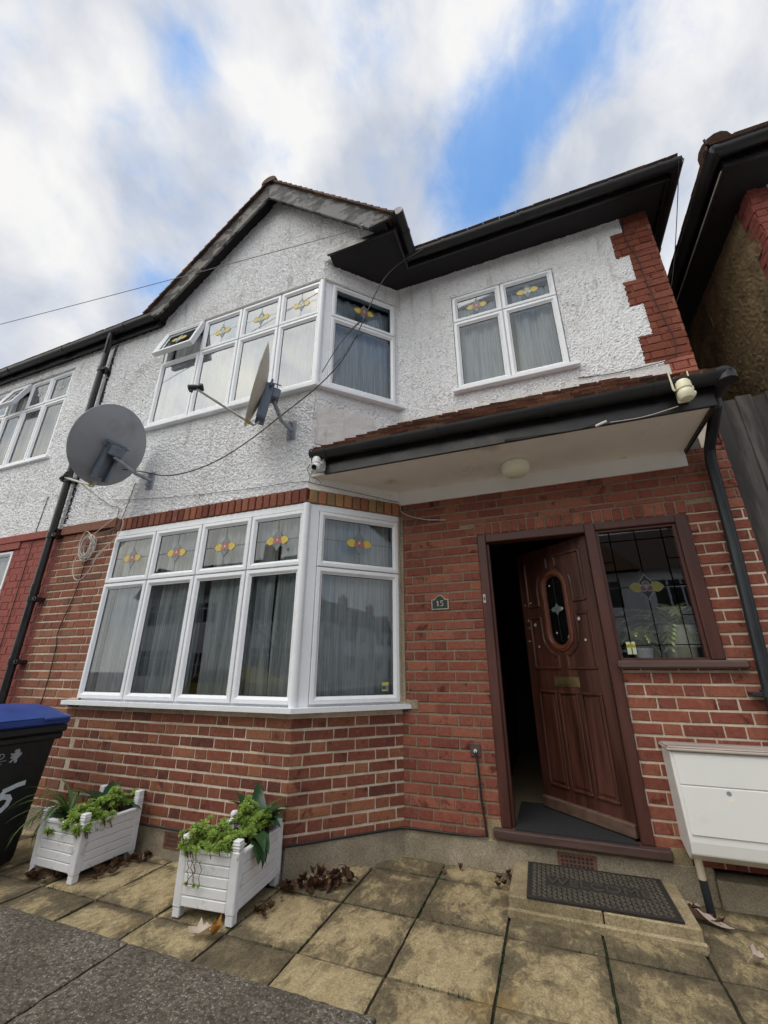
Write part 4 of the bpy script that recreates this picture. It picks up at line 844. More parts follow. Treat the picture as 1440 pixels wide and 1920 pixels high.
# ================================================================ NEIGHBOURS
terr = thing('terraced_house', (-5.5, -.63, 0), 'adjoining house with white roughcast and red painted brick left of the downpipe', 'house')
def left_house():
    X0 = -9.5; x1 = XL
    W1 = (-6.6, -4.57, 3.80, 5.24); W2 = (-6.9, -4.60, 1.0, 2.60)
    mb = MB(); panel(mb, TF, -6.9, x1, ZR-.01, ZE-.08, [W1], step=.0125, amp=.011, thick=.12); panel(mb, TF, X0, -6.9, ZR-.01, ZE-.08, [], step=None, thick=.12); mb.build('roughcast_wall', 'white_roughcast', terr)
    mb = MB(); panel(mb, TF, X0, x1, -.1, ZR-.01, [W2]); mb.build('lower_wall', 'red_mortar', terr)
    mb = MB(); bricks(mb, TF, -7.2, x1+.088, 0, 2.66, [W2], j=.005, proud=.004); mb.build('painted_brickwork', 'painted_brick', terr)
    mb = MB(); mb.cbox(X0, x1-.0, 0, .030, 2.665, 2.752, .004, 0, TF); mb.cbox(X0, -4.50, 0, .022, 2.58, 2.664, .004, 0, TF); mb.build('string_course', 'painted_brick', terr)
    us = [-6.59, -5.92, -5.43, -4.99, -4.585]; us = [-6.6, -5.93, -5.50, -5.05, -4.585]
    f = frame_mesh(frame((0, -B+.03, 0), (1, 0, 0), (0, -1, 0)), us, [3.83, 4.76, 5.215], terr, 'upper_window_frame'); T = frame((0, -B+.03, 0), (1, 0, 0), (0, -1, 0))
    for i in range(4):
        casement(T, us[i]+.005, us[i+1]-.005, 3.84, 4.75, f); T2, r = casement(T, us[i]+.005, us[i+1]-.005, 4.765, 5.21, f, rot=R(20) if i == 1 else None); motif(T2, r, f, s=.62, cols=('petal_pale', 'petal_pale', 'leaf_grey', 'leaf_grey'))
    pane_sill([(-6.65, -B), (-6.65, -B-.05), (-4.50, -B-.05), (-4.50, -B)], 3.775, 3.81, terr)
    us = [-6.9, -6.1, -5.35, -4.62]; f = frame_mesh(T, us, [1.0, 2.1, 2.58], terr, 'lower_window_frame')
    for i in range(3): casement(T, us[i]+.005, us[i+1]-.005, 1.01, 2.095, f); casement(T, us[i]+.005, us[i+1]-.005, 2.105, 2.57, f)
    mb = MB(); mb.box(X0, x1-.05, 2.9, 3.0, -.1, 5.6); mb.box(X0, x1-.05, -.50, 3.0, 5.58, 5.62); mb.box(X0, x1-.05, -.5, 3.0, 2.80, 2.86); mb.box(X0, X0+.05, -.5, 2.9, -.1, 5.5); mb.build('interior_wall', 'dark_room', terr)
    mb = MB(); gutter_mb(mb, (X0, -.775, 5.47), (x1-.002, -.775, 5.47), joints=(2.2, 3.6, 4.8)); mb.build('gutter', 'black_plastic', terr, smooth='auto')
    mb = MB(); mb.cbox(X0, x1-.002, -.715, -.692, 5.36, 5.50, .003); mb.box(X0, x1-.002, -.69, -.60, 5.40, 5.42); mb.build('fascia', 'black_paint', terr)
    sl = Vector((0, 1, .85)).normalized(); nn = Vector((0, -sl.z, sl.y)); P = Vector((X0, -.79, 5.51)); TT = lambda u, h, s: P+Vector((u, 0, 0))+sl*s+nn*h
    mb = MB(); tiles(mb, TT, x1-X0-.01, .8); mb.add([TT(0, 0, 0), TT(x1-X0, 0, 0), TT(x1-X0, 0, 4.2), TT(0, 0, 4.2)], [(0, 1, 2, 3)]); mb.build('roof_tiles', 'clay_tile', terr)
    curtain(T, -6.5, -4.65, 3.86, 5.15, 'net_white', "white curtain behind the neighbour's first floor window at the left edge", seed=11, group=None)
    curtain(T, -6.8, -4.68, 1.03, 2.50, 'net_white', "white curtain behind the neighbour's ground floor window at the left edge", seed=12)
left_house()
nh = thing('detached_house', (3.6, 2, 0), 'house at the right edge with brown pebbledash side wall and deep black eaves', 'house')
def right_house():
    X, Y, ze = 3.30, -.13, 5.19
    TSd = frame((X, 0, 0), (0, 1, 0), (-1, 0, 0)); TFn = frame((0, Y, 0), (1, 0, 0), (0, -1, 0))
    tooth = lambda z: Y+(.20 if math.sin(z*2*math.pi/.62+.6) > 0 else .10)
    mb = MB(); panel(mb, TSd, Y, 6.0, -.1, ze, [(1.02, 1.18, 4.74, 4.95)], step=.03, amp=.011, thick=.1, keep=lambda u, z: u > tooth(z)); mb.build('pebbledash_wall', 'brown_pebbledash', nh)
    mb = MB(); panel(mb, TSd, Y+.002, .4, -.1, ze, [], thick=.1); mb.v = [v+Vector((.004, 0, 0)) for v in mb.v]; mb.build('corner_mortar', 'red_mortar', nh)
    mb = MB(); bricks(mb, TSd, Y, .35, 2.5, ze, [], keep=lambda u, z: u < tooth(z)+.03, j=.007, proud=.008); bricks(mb, TFn, X, 3.9, 2.5, ze, [], keep=lambda u, z: u < X+(.20 if math.sin(z*2*math.pi/.62+.6) < 0 else .11), j=.007, proud=.008); mb.build('corner_bricks', 'painted_brick', nh)
    mb = MB(); panel(mb, TFn, X+.11, 7, -.1, ze, [(4.3, 5.6, 3.6, 4.8)], step=.03, amp=.008, thick=.1, keep=lambda u, z: u > X+.13); mb.build('roughcast_wall', 'white_roughcast', nh)
    mb = MB(); panel(mb, TFn, X+.002, 3.6, -.1, ze, [], thick=.1); mb.v = [v+Vector((0, .004, 0)) for v in mb.v]; mb.build('corner_mortar', 'red_mortar', nh)
    f = frame_mesh(TFn, [4.3, 4.95, 5.6], [3.6, 4.4, 4.8], nh, 'window_frame')
    mb = MB(); mb.add([TFn(4.3, -.02, 3.6), TFn(5.6, -.02, 3.6), TFn(5.6, -.02, 4.8), TFn(4.3, -.02, 4.8)], [(0, 1, 2, 3)]); mb.build('glass_pane', 'window_glass', f, recalc=False)
    mb = MB(); mb.box(3.4, 7, 3, 3.1, 0, 5.1); mb.box(3.4, 7, 0, 3.1, 3.0, 3.05); mb.box(3.4, 7, 0., 3.1, 5.1, 5.15); mb.build('interior_wall', 'dark_room', nh)
    mb = MB(); mb.cbox(1.02, 1.18, -.02, .012, 4.74, 4.95, .004, 0, TSd)
    for i in range(5):
        for j in range(6): mb.box(1.035+i*.027, 1.05+i*.027, .010, .0135, 4.755+j*.03, 4.772+j*.03, 1, TSd)
    mb.build('air_brick', ['step_stone', 'sticker_black'], nh)
    mb = MB(); mb.prism([(3.06, -.42), (7, -.42), (7, Y+.02), (X+.02, Y+.02), (X+.02, 6), (3.06, 6)], lambda a, d, b: Vector((a, b, d)), ze, ze+.02); mb.build('eaves_soffit', 'black_soffit', nh)
    mb = MB(); mb.cbox(3.04, 7, -.445, -.422, ze-.02, ze+.14, .003); mb.cbox(3.04, 3.062, -.42, 6, ze-.02, ze+.14, .003); mb.tube([(3.035, -.40, ze+.0), (3.033, .55, ze-.005), (3.035, 2.2, ze+.0)], .006, 5, 1); mb.build('eaves_fascia', ['black_paint', 'cable_white'], nh)
    mb = MB(); gutter_mb(mb, (2.96, -.51, ze+.10), (7, -.51, ze+.10)); gutter_mb(mb, (2.985, -.54, ze+.10), (2.985, 6, ze+.10), joints=(1.1,)); mb.build('eaves_gutter', 'black_plastic', nh, smooth='auto')
    mb = MB(); mb.add([(2.95, -.54, ze+.17), (7, -.54, ze+.17), (7, 2.7, ze+2.9), (6.2, 2.7, ze+2.9), (2.95, 6, ze+.17)], [(0, 1, 2, 3), (0, 3, 4)])
    sl = Vector((0, 1, .85)).normalized(); nn = Vector((0, -sl.z, sl.y)); P = Vector((2.95, -.54, ze+.16)); TT = lambda u, h, s: P+Vector((u, 0, 0))+sl*s+nn*h; tiles(mb, TT, 3.5, .5, keep=lambda u, s: u > s*.75)
    sl2 = Vector((1, 0, .85)).normalized(); n2 = Vector((-sl2.z, 0, sl2.x)); T2 = lambda u, h, s: Vector((2.95, 6-u, ze+.16))+sl2*s+n2*h; tiles(mb, T2, 6.5, .5, keep=lambda u, s: u < 6.5-s*.75)
    mb.build('roof_tiles', 'clay_tile', nh)
    mb = MB(); n = 8
    for i in range(3):
        o = Vector((3.02, -.46, ze+.19))+Vector((.62, .62, .53)).normalized()*(i*.26); d = Vector((.62, .62, .53)).normalized(); s = Vector((.7, -.7, 0)).normalized(); u = s.cross(d).normalized()*(1 if s.cross(d).z > 0 else -1); vs = []
        for e, r in ((0, .125), (.29, .10)):
            for k in range(n+1): t = math.pi*k/n; vs.append(o+d*e+s*math.cos(t)*r+u*math.sin(t)*r)
        mb.add(vs, [(k, k+1, n+2+k, n+1+k) for k in range(n)]+[tuple(range(n+1))])
    mb.build('hip_tiles', 'clay_tile', nh, smooth='auto')
    mb = MB(); mb.tube([(3.05, -.42, ze+.17), (2.98, -.50, ze+.17), (2.93, -.55, ze+.18), (2.92, -.56, ze+.22)], .010, 6); mb.build('hip_iron', 'black_paint', nh)
right_house()
def fence():
    f = thing('wooden_fence', (2.95, .12, 0), 'tall dark weathered board fence closing the passage on the right', 'fence')
    x = 2.62; i = 0
    while x < 3.28:
        w = random.uniform(.088, .1); mb = MB(); h = 3.30-(x-2.62)*.0+random.uniform(-.012, .012); y = .10 if i % 2 else .082
        mb.cbox(x, x+w+.012, y, y+.018, 0, h, .004); mb.build('fence_board', 'fence_wood', f); x += w; i += 1
    mb = MB(); mb.cbox(2.615, 3.29, .13, .18, 3.0, 3.08, .004); mb.cbox(2.615, 3.29, .13, .18, 1.5, 1.58, .004); mb.build('fence_rail', 'fence_wood', f)
fence()

# ================================================================ GROUND
def ground():
    mb = MB(); mb.add([(-150, -150, -.16), (150, -150, -.16), (150, 150, -.16), (-150, 150, -.16)], [(0, 1, 2, 3)]); tag(mb.build('ground', 'pavement', origin=(0, 0, -.16)), kind='structure')
    mb = MB(); mb.box(-9.5, 2.6, -2.55, .0, -.15, -.028); mb.box(2.6, 5.5, -2.55, 2.5, -.15, -.03); tag(mb.build('patio_bed', 'mossy_joint'), kind='structure')
    # slabs: their joints run with the house
    mb = MB(); me_edge = []
    xs = [-3.40, -2.94, -2.46, -1.985, -1.515, -1.045, -.575, -.150, .302, .775, 1.235, 1.68, 2.14, 2.60, 3.06, 3.5]; ys = [-.005, -.235, -.722, -1.212, -1.70, -2.24]
    for i in range(len(xs)-1):
        for j in range(len(ys)-1):
            x0, x1, y1, y0 = xs[i]+.007, xs[i+1]-.007, ys[j]-.007, ys[j+1]+.007
            if x1 < -.60:
                if j == 0: continue
                y1 = min(y1, -B-.0)
            if x0 < 0 and j == 0 and x0 < -.5: continue
            n = 12; tl = [random.uniform(-.0025, .0025) for _ in range(3)]; r = random.random(); base = len(mb.v); vs = []; fs = []; ed = []
            for a in range(n+1):
                for b in range(n+1):
                    fx, fy = a/n, b/n; x = x0+(x1-x0)*fx; y = y0+(y1-y0)*fy; e = min(fx, 1-fx, fy, 1-fy)*2
                    p = Vector((x, y, 0)); h = noise.noise(p*7+Vector((i, j, 0))*3)*.0035+noise.noise(p*23)*.0015
                    dz = tl[0]+tl[1]*(fx-.5)+tl[2]*(fy-.5)+h-(.007 if e < .01 else 0)
                    jx = noise.noise(p*14)*.004 if a in (0, n) else 0; jy = noise.noise(p*14+Vector((5, 5, 5)))*.004 if b in (0, n) else 0
                    vs.append((x+jx, y+jy, dz)); ed.append(min(1, e*2.2))
            for a in range(n):
                for b in range(n): fs.append((a*(n+1)+b, (a+1)*(n+1)+b, (a+1)*(n+1)+b+1, a*(n+1)+b+1))
            mb.add(vs, fs, 0, r); me_edge += ed
            rim = [a*(n+1) for a in range(n+1)]+[n*(n+1)+b for b in range(1, n+1)]+[a*(n+1)+n for a in range(n-1, -1, -1)]+[b for b in range(n-1, 0, -1)]
            m = len(rim); mb.add([vs[k] for k in rim]+[(vs[k][0], vs[k][1], -.03) for k in rim], [(k, (k+1) % m, m+(k+1) % m, m+k) for k in range(m)], 0, r); me_edge += [0.]*(2*m)
    o = mb.build('patio_paving', 'paving_slab', smooth='auto'); at = o.data.attributes.new('edge', 'FLOAT', 'POINT'); at.data.foreach_set('value', me_edge); tag(o, kind='structure')
    mb = MB()
    mb.cbox(.775, 1.25, -.505, -.004, -.02, .078, .006); mb.cbox(1.256, 1.69, -.505, -.004, -.02, .076, .006); mb.cbox(.765, 1.70, -.530, -.506, -.02, .030, .008); tag(mb.build('door_step', 'step_stone'), kind='structure')
    # street behind the camera
    mb = MB(); mb.box(-40, 40, -12, -5.2, -.155, -.12); tag(mb.build('road', 'asphalt'), kind='structure')
    # moss and dirt tufts along the joints are part of the joint material
ground()
def moss():
    rr = random.Random(77); mb = MB(); xs = [-1.985, -1.515, -1.045, -.575, -.150, .302, .775, 1.235, 1.68]; ys = [-.235, -.722, -1.212, -1.70]
    for k in range(1500):
        if rr.random() < .6: x = rr.choice(xs)+rr.gauss(0, .004); y = rr.uniform(-1.9, -.05)
        else: y = rr.choice(ys)+rr.gauss(0, .004); x = rr.uniform(-2.2, 2.2)
        if noise.noise(Vector((x*2.5, y*2.5, 3))) < .02: continue
        if x < 0 and y > min(-.66, x*1.0-.05 if x > -B else -.66): continue
        if .74 < x < 1.72 and y > -.54: continue
        h = rr.uniform(-.002, .004); w = rr.uniform(.003, .007); a = rr.uniform(0, 3); c, s_ = math.cos(a)*w, math.sin(a)*w
        mb.add([(x-c, y-s_, -.012), (x+c, y+s_, -.012), (x-s_, y+c, -.012), (x, y, h)], [(0, 2, 3), (2, 1, 3), (1, 0, 3)])
    tag(mb.build('moss', 'broad_leaf'), 'thin lines of moss growing in the joints of the paving', 'moss', kind='stuff')
moss()
def front_wall():
    w = thing('garden_wall', (-1.5, -2.5, 0), 'low front garden wall with rough grey stone coping in the bottom left foreground', 'wall')
    zt = .50
    for (a, b) in ((-4.6, -1.05), (-1.04, -.135), (-.128, .668)):
        mb = MB(); us = lines([a, b], .02); ysl = lines([-2.62, -2.245], .02); nu, ny = len(us), len(ysl); vs = []
        for u in us:
            for y in ysl:
                e = min(u-a, b-u, y+2.62, -2.245-y); p = Vector((u, y, 0)); vs.append((u, y, zt-(.006 if e < .005 else 0)+noise.noise(p*30)*.002+noise.noise(p*70)*.0015))
        mb.add(vs, [(i*ny+j, (i+1)*ny+j, (i+1)*ny+j+1, i*ny+j+1) for i in range(nu-1) for j in range(ny-1)]); mb.box(a, b, -2.62, -2.245, zt-.06, zt-.007); mb.build('coping_stone', 'coping_stone', w, smooth='auto')
    mb = MB(); mb.box(-4.6, .64, -2.58, -2.29, -.15, zt-.061); mb.build('wall_body', 'plinth_render', w)
front_wall()

# ================================================================ THINGS ON THE WALLS
def dish(name, c, n, w, h, foot, lab, back_mat, front_mat, arm_side, lnb_h, knee):
    c = Vector(c); n = Vector(n).normalized(); up = (Vector((0, 0, 1))-n*n.z).normalized(); rt = up.cross(n).normalized()
    t = thing(name, foot, lab, 'satellite dish')
    mb = MB(); dep = .075; prof = []; K = 10; N = 48
    for lay, (mi, off) in enumerate(((0, -.006), (1, .0))):
        vs = []; fs = []
        for k in range(K+1):
            q = k/K
            for i in range(N): a = 2*math.pi*i/N; vs.append(c+rt*math.cos(a)*w/2*q+up*math.sin(a)*h/2*q+n*(dep*(q*q-1)+off))
        for k in range(K):
            for i in range(N): fs.append((k*N+i, k*N+(i+1) % N, (k+1)*N+(i+1) % N, (k+1)*N+i))
        mb.add(vs, fs, mi)
    rim = [c+rt*math.cos(2*math.pi*i/N)*w/2+up*math.sin(2*math.pi*i/N)*h/2 for i in range(N+1)]; mb.tube(rim, .007, 6, 0, cap=False)
    mb.build('reflector', [back_mat, front_mat], t, smooth=True)
    # rear bracket down to the arm foot
    F = lambda a, d, b: c+rt*a+n*(-dep+d)+up*b
    mb = MB(); mb.cbox(-.075, -.045, -.075, .004, -h*.44, .02, .004, 0, F); mb.cbox(.045, .075, -.075, .004, -h*.44, .02, .004, 0, F); mb.cbox(-.075, .075, -.018, .0, -h*.40, -.06, .004, 0, F); mb.cbox(-.11, .11, -.055, -.035, -.03, .045, .006, 0, F); mb.cbox(-.06, .06, -.14, -.07, -.10, .0, .008, 0, F)
    for a in (-.09, -.03, .03, .09): mb.tube([F(a, -.03, .01), F(a, -.13, .015)], .006, 6)
    mb.build('mounting_bracket', 'bracket_blue_grey', t)
    # pole to the wall
    foot = Vector(foot); p0 = F(0, -.10, -.06)
    mb = MB(); mb.tube([p0+Vector((0, 0, .06)), p0+Vector((0, 0, -.05)), Vector(knee), foot+Vector((0, -.03, 0)), foot], .019, 10); mb.build('support_pole', 'galvanised', t, smooth='auto')
    mb = MB(); mb.cbox(foot.x-.05, foot.x+.05, foot.y-.012, foot.y, foot.z-.10, foot.z+.10, .004); mb.tube([foot+Vector((0, -.05, .07)), foot+Vector((0, 0, .07))], .01, 6); mb.tube([foot+Vector((0, -.05, -.07)), foot+Vector((0, 0, -.07))], .01, 6); mb.build('wall_plate', 'galvanised', t)
    b0 = F(0, -.03, -h*.46); b1 = F(0, .0, -h/2-.02); e = c-up*(h/2)*lnb_h+n*arm_side
    mb = MB(); mb.tube([b0, b1, b1+(e-b1)*.97], .011, 8); mb.tube([b1+(e-b1)*.06, b1+(e-b1)*.12], .016, 8, 1); mb.build('feed_arm', ['chrome_arm', 'yellow_tape'], t, smooth='auto')
    dr = (c-e).normalized(); mb = MB(); mb.tube([e-dr*.05, e-dr*.04, e+dr*.01, e+dr*.03, e+dr*.04, e+dr*.07], [.02, .028, .024, .02, .032, .032], 14); mb.tube([e-dr*.02, e-dr*.02+Vector((0, 0, -.04))], .016, 8); mb.build('receiver_head', 'black_plastic', t, smooth='auto')
    return t, b1, e
d1, b1, e1 = dish('satellite_dish', (-2.75, -1.05, 3.385), (-.93, .06, .36), .71, .84, (-2.58, -B-.01, 3.14), 'round grey dish seen from behind, hung over the downpipe', 'dish_grey', 'dish_grey', .52, 1.06, (-2.62, -.80, 3.16))
d2, b2, e2 = dish('satellite_dish', (-.985, -1.05, 3.64), (-.72, -.68, .13), .70, .78, (-.855, -B-.01, 3.375), 'beige dish seen edge on in front of the upper bay window', 'dish_beige', 'dish_beige', .46, .60, (-.87, -.80, 3.40))
def cctv(loc, mat, lab, face, ears, s=1.):
    x, y, z = loc; t = thing('security_camera', (x, y, z), lab, 'camera')
    mb = MB(); mb.lathe((x, y, z), (0, 0, 1), [(.001, .075*s), (.030*s, .072*s), (.040*s, .055*s), (.042*s, .012*s), (.036*s, .006*s), (.036*s, .0), (.001, 0)], 20); mb.cbox(x+ears*.035*s-.012*s, x+ears*.035*s+.016*s, y, y+.09*s, z+.0, z+.03*s, .004); mb.cbox(x-.02*s, x+.045*s, y+.075*s, y+.095*s, z-.03*s, z+.07*s, .006); mb.build('camera_mount', mat, t, smooth='auto')
    hd = Vector((x, y, z-.020*s)); f = Vector(face).normalized(); mb = MB()
    mb.lathe(hd, (0, 0, 1), [(.001, .045*s), (.030*s, .038*s), (.042*s, .012*s), (.044*s, -.012*s), (.034*s, -.036*s), (.018*s, -.045*s), (.001, -.047*s)], 20); mb.lathe(hd+f*.030*s, f, [(.032*s, -.01*s), (.031*s, .010*s), (.026*s, .016*s)], 20); mb.build('camera_head', mat, t, smooth='auto')
    mb = MB(); mb.lathe(hd+f*.0455*s, f, [(.026*s, 0), (.022*s, .004*s), (.010*s, .005*s), (.009*s, .001), (.001, .001)], 20); mb.build('camera_lens', 'lens_black', t, smooth='auto')
    for (dx, dy) in ((-.058, -.01), (.050, .03)):
        mb = MB(); mb.tube([(x+dx*s*.9, y+dy*s, z+.005*s), (x+dx*s, y+dy*s, z+.02*s), (x+dx*s*1.04, y+dy*s, z+.155*s)], [.006*s, .0065*s, .004*s], 8); mb.build('aerial', mat, t, smooth='auto')
cctv((-.505, -.735, 2.905), 'camera_white', 'small white camera with dark lens under the left end of the porch gutter', (.0, -.8, -.45), 1, .95)
cctv((2.185, -.765, 2.925), 'camera_cream', 'yellowed cream camera on the fascia at the right end of the porch', (.75, .2, -.4), 1, 1.05)
pl = thing('ceiling_light', (1.095, -.25, 2.855), 'round cream bowl light on the porch ceiling', 'lamp')
mb = MB(); mb.lathe((1.095, -.25, 2.855), (0, 0, -1), [(.115, 0), (.115, .015), (.108, .018)], 36); mb.build('light_base', 'pot_cream', pl, smooth='auto')
mb = MB(); mb.lathe((1.095, -.25, 2.838), (0, 0, -1), [(.112, 0), (.113, .045), (.098, .075), (.06, .092), (.001, .098)], 36); mb.build('light_bowl', 'light_bowl', pl, smooth=True)
# house number
hn = thing('number_plaque', (.351, 0, 1.73), 'small dark house number plaque with pale edge on the brick by the door', 'sign')
def plaque():
    def outline(g):
        w, h = .072-g, 0; pts = [(-w, g), (w, g), (w, .082-g*.6)]
        pts += [(.045-g*.5, .084-g), (.030, .104-g), (.014, .116-g), (0, .119-g), (-.014, .116-g), (-.030, .104-g), (-.045+g*.5, .084-g)]; return pts+[(-w, .082-g*.6)]
    T = frame((.351, 0, 1.732), (1, 0, 0), (0, -1, 0))
    mb = MB(); mb.prism(outline(0), T, .006, .018); mb.build('plaque_rim', 'plaque_cream', hn)
    mb = MB(); mb.prism(outline(.006), T, .010, .0195); mb.build('plaque_face', 'plaque_slate', hn)
    mb = MB(); 
    # a serif 1 and a 5
    def bar(a, b, c, d): mb.box(a, b, .0195, .022, c, d, 0, T)
    bar(-.021, -.013, .026, .070); bar(-.028, -.006, .026, .031); mb.prism([(-.021, .070), (-.028, .063), (-.028, .058), (-.021, .062)], T, .0195, .022)
    bar(.006, .030, .066, .072); bar(.006, .011, .050, .066)
    arc = [(.008+.002, .051)]; n = 12; c = (.0135, .0405); pts = []
    for i in range(n+1): t = R(125)-R(260)*i/n; pts.append((c[0]+.0165*math.cos(t), c[1]+.0145*math.sin(t)))
    for i in range(n): 
        p, q = pts[i], pts[i+1]; k = .72; pi, qi = ((c[0]+(p[0]-c[0])*.66), (c[1]+(p[1]-c[1])*k)), ((c[0]+(q[0]-c[0])*.66), (c[1]+(q[1]-c[1])*k)); mb.prism([p, q, qi, pi], T, .0195, .022)
    mb.build('number', 'plaque_cream', hn)
plaque()
# ---------------------------------------------------------------- cables
def cable(pts, r, mat, lab, sag=0., name='cable', n=8, extra=()):
    P = [Vector(p) for p in pts]; out = []
    for i in range(len(P)-1):      # smooth curve through the points
        p0, p1, p2, p3 = P[max(i-1, 0)], P[i], P[i+1], P[min(i+2, len(P)-1)]
        for k in range(n):
            t = k/n; out.append(.5*((2*p1)+(p2-p0)*t+(2*p0-5*p1+4*p2-p3)*t*t+(3*p1-p0-3*p2+p3)*t**3)-Vector((0, 0, sag*math.sin(math.pi*t) if len(P) == 2 else 0)))
    out.append(P[-1]); mb = MB(); mb.tube(out, r, 6)
    for e in extra: mb.tube(e, r*.9, 5)
    return tag(mb.build(name, mat, smooth=True), lab, 'cable')
cable([(.441, -.40, 5.50), (.07, -.60, 5.0), (-.316, -.72, 3.97), (-.94, -.76, 3.46), (-1.55, -.76, 3.15), (-2.1, -.78, 3.06), (-2.55, -.80, 3.17), (-2.80, -.86, 3.22)], .0055, 'cable_black', 'thick black cable drooping from the porch side eave past the bay to the grey dish')
cable([(-.30, -.70, 4.30), (-.16, -.55, 4.62), (-.34, -.70, 4.22), (-.52, -.72, 3.90)], .004, 'cable_black', 'thin black cable twisted beside the thick one before the angled upper pane')
cable([(-.10, -.815, 5.55), (-9.3, -2.19, 5.03)], .0035, 'cable_grey', 'telephone wire running from the gable board to the left edge of the sky', sag=.05, name='telephone_wire', n=24)
mb = MB(); mb.tube([(-.10, -.80, 5.58), (-.10, -.83, 5.56), (-.07, -.835, 5.55)], .008, 6); mb.tube([(-.09, -.80, 5.53), (-.12, -.84, 5.56)], .006, 6); tag(mb.build('wire_hook', 'galvanised'), 'metal eye hook holding the telephone wire on the gable board', 'hook')
cable([(.015, -.02, 2.735), (.02, -.03, 2.66), (.10, -.03, 2.60), (.26, -.025, 2.545), (.44, -.02, 2.52)], .0038, 'cable_white', 'white cord hanging from the porch corner across the brick')
cable([(.012, -.02, 2.735), (.010, -.03, 2.6), (.008, -.03, 2.47), (.03, -.03, 2.43), (.10, -.03, 2.45), (.17, -.03, 2.55), (.13, -.03, 2.66), (.04, -.03, 2.68)], .003, 'cable_grey', 'thin loop of grey wire at the inner corner below the porch')
cable([(.565, -.028, .70), (.578, -.03, .60), (.585, -.025, .40), (.602, -.030, .22), (.585, -.034, .190), (.45, -.034, .182), (.2, -.034, .179), (.03, -.034, .177), (-.05, -.085, .177), (-.30, -.335, .178), (-.60, -.635, .180), (-.66, -.672, .180), (-1.5, -.672, .181), (-2.9, -.672, .182)], .0075, 'cable_black', 'thick black cable clipped along the top of the plinth up to the door side')
mb = MB(); mb.cbox(.527, .602, .0, .016, .66, .745, .004, 0, TD); mb.tube([(.565, -.016, .70), (.565, -.034, .70)], .012, 8, 1); tag(mb.build('cable_plate', ['sill_wood', 'white_paint']), 'small brown plate on the brick where the black cable comes out', 'plate')
cable([(-3.86+.14, -B-.02, 3.30), (-3.15, -B-.02, 2.95), (-2.95, -B-.022, 2.86), (-3.02, -B-.022, 2.60), (-3.25, -B-.02, 2.50)], .004, 'cable_grey', 'thin grey cable falling from the grey dish to the white coil')
cable([(-2.80, -B-.018, 3.15), (-2.86, -B-.018, 2.82), (-2.90, -B-.03, 2.66), (-3.10, -B-.04, 2.60)], .004, 'cable_grey', 'grey cable dropping down the roughcast left of the bay to the coil')
cable([(-3.27, -B-.015, 2.42), (-3.30, -B-.018, 2.0), (-3.40, -B-.018, 1.62), (-3.37, -B-.018, 1.45), (-3.36, -B-.018, 1.05), (-3.40, -B-.02, .9)], .0045, 'cable_black', 'black cable running down the brown brick left of the bay window')
cable([(-4.25, -B-.015, 3.2), (-4.28, -B-.015, 2.7), (-4.27, -B-.015, 2.2), (-4.26, -B-.015, .8)], .004, 'cable_black', "black cable down the neighbour's red painted wall")
cable([(2.394, -.03, 5.48), (2.37, -.025, 5.2), (2.42, -.025, 4.9), (2.44, -.025, 4.5), (2.47, -.025, 4.2), (2.50, -.025, 3.95), (2.49, -.025, 3.78), (2.40, -.025, 3.70), (2.0, -.022, 3.69), (1.72, -.022, 3.72)], .004, 'cable_black', 'black cable snaking down the red brick corner of the upper floor')
cable([(2.80, -.39, 5.50), (2.78, -.2, 5.25), (2.73, .0, 4.9), (2.66, .05, 4.62), (2.615, .03, 4.5)], .0035, 'cable_black', 'loop of black wire standing off the right corner below the eave')
cable([(1.05, -.665, 2.86), (1.35, -.67, 2.842), (1.55, -.672, 2.834), (1.66, -.675, 2.85), (1.72, -.68, 2.842)], .004, 'cable_black', 'black wire with white plug along the bottom of the porch fascia', extra=())
mb = MB(); mb.tube([(1.66, -.685, 2.83), (1.73, -.69, 2.85)], .009, 8); tag(mb.build('plug_connector', 'camera_white'), 'small white connector hanging at the bottom of the porch fascia', 'plug')
cable([(2.15, -.70, 2.86), (1.95, -.68, 2.838), (1.75, -.68, 2.842)], .0035, 'cable_white', 'cream wire from the cream camera along the porch fascia')
cable([(-.55, -.69, 3.0), (-.62, -.68, 2.93), (-.60, -.68, 2.84), (-.53, -.67, 2.80), (-.49, -.66, 2.76)], .0035, 'cable_grey', 'short grey wire looping beside the small white camera')
cable([(-3.1, -B-.02, 2.99), (-2.3, -B-.02, 2.90), (-1.4, -B-.02, 2.84), (-.72, -B-.02, 2.815), (-.55, -B+.05, 2.79), (.0, -.03, 2.75)], .003, 'cable_grey', 'thin wire along the foot of the roughcast above the bay')
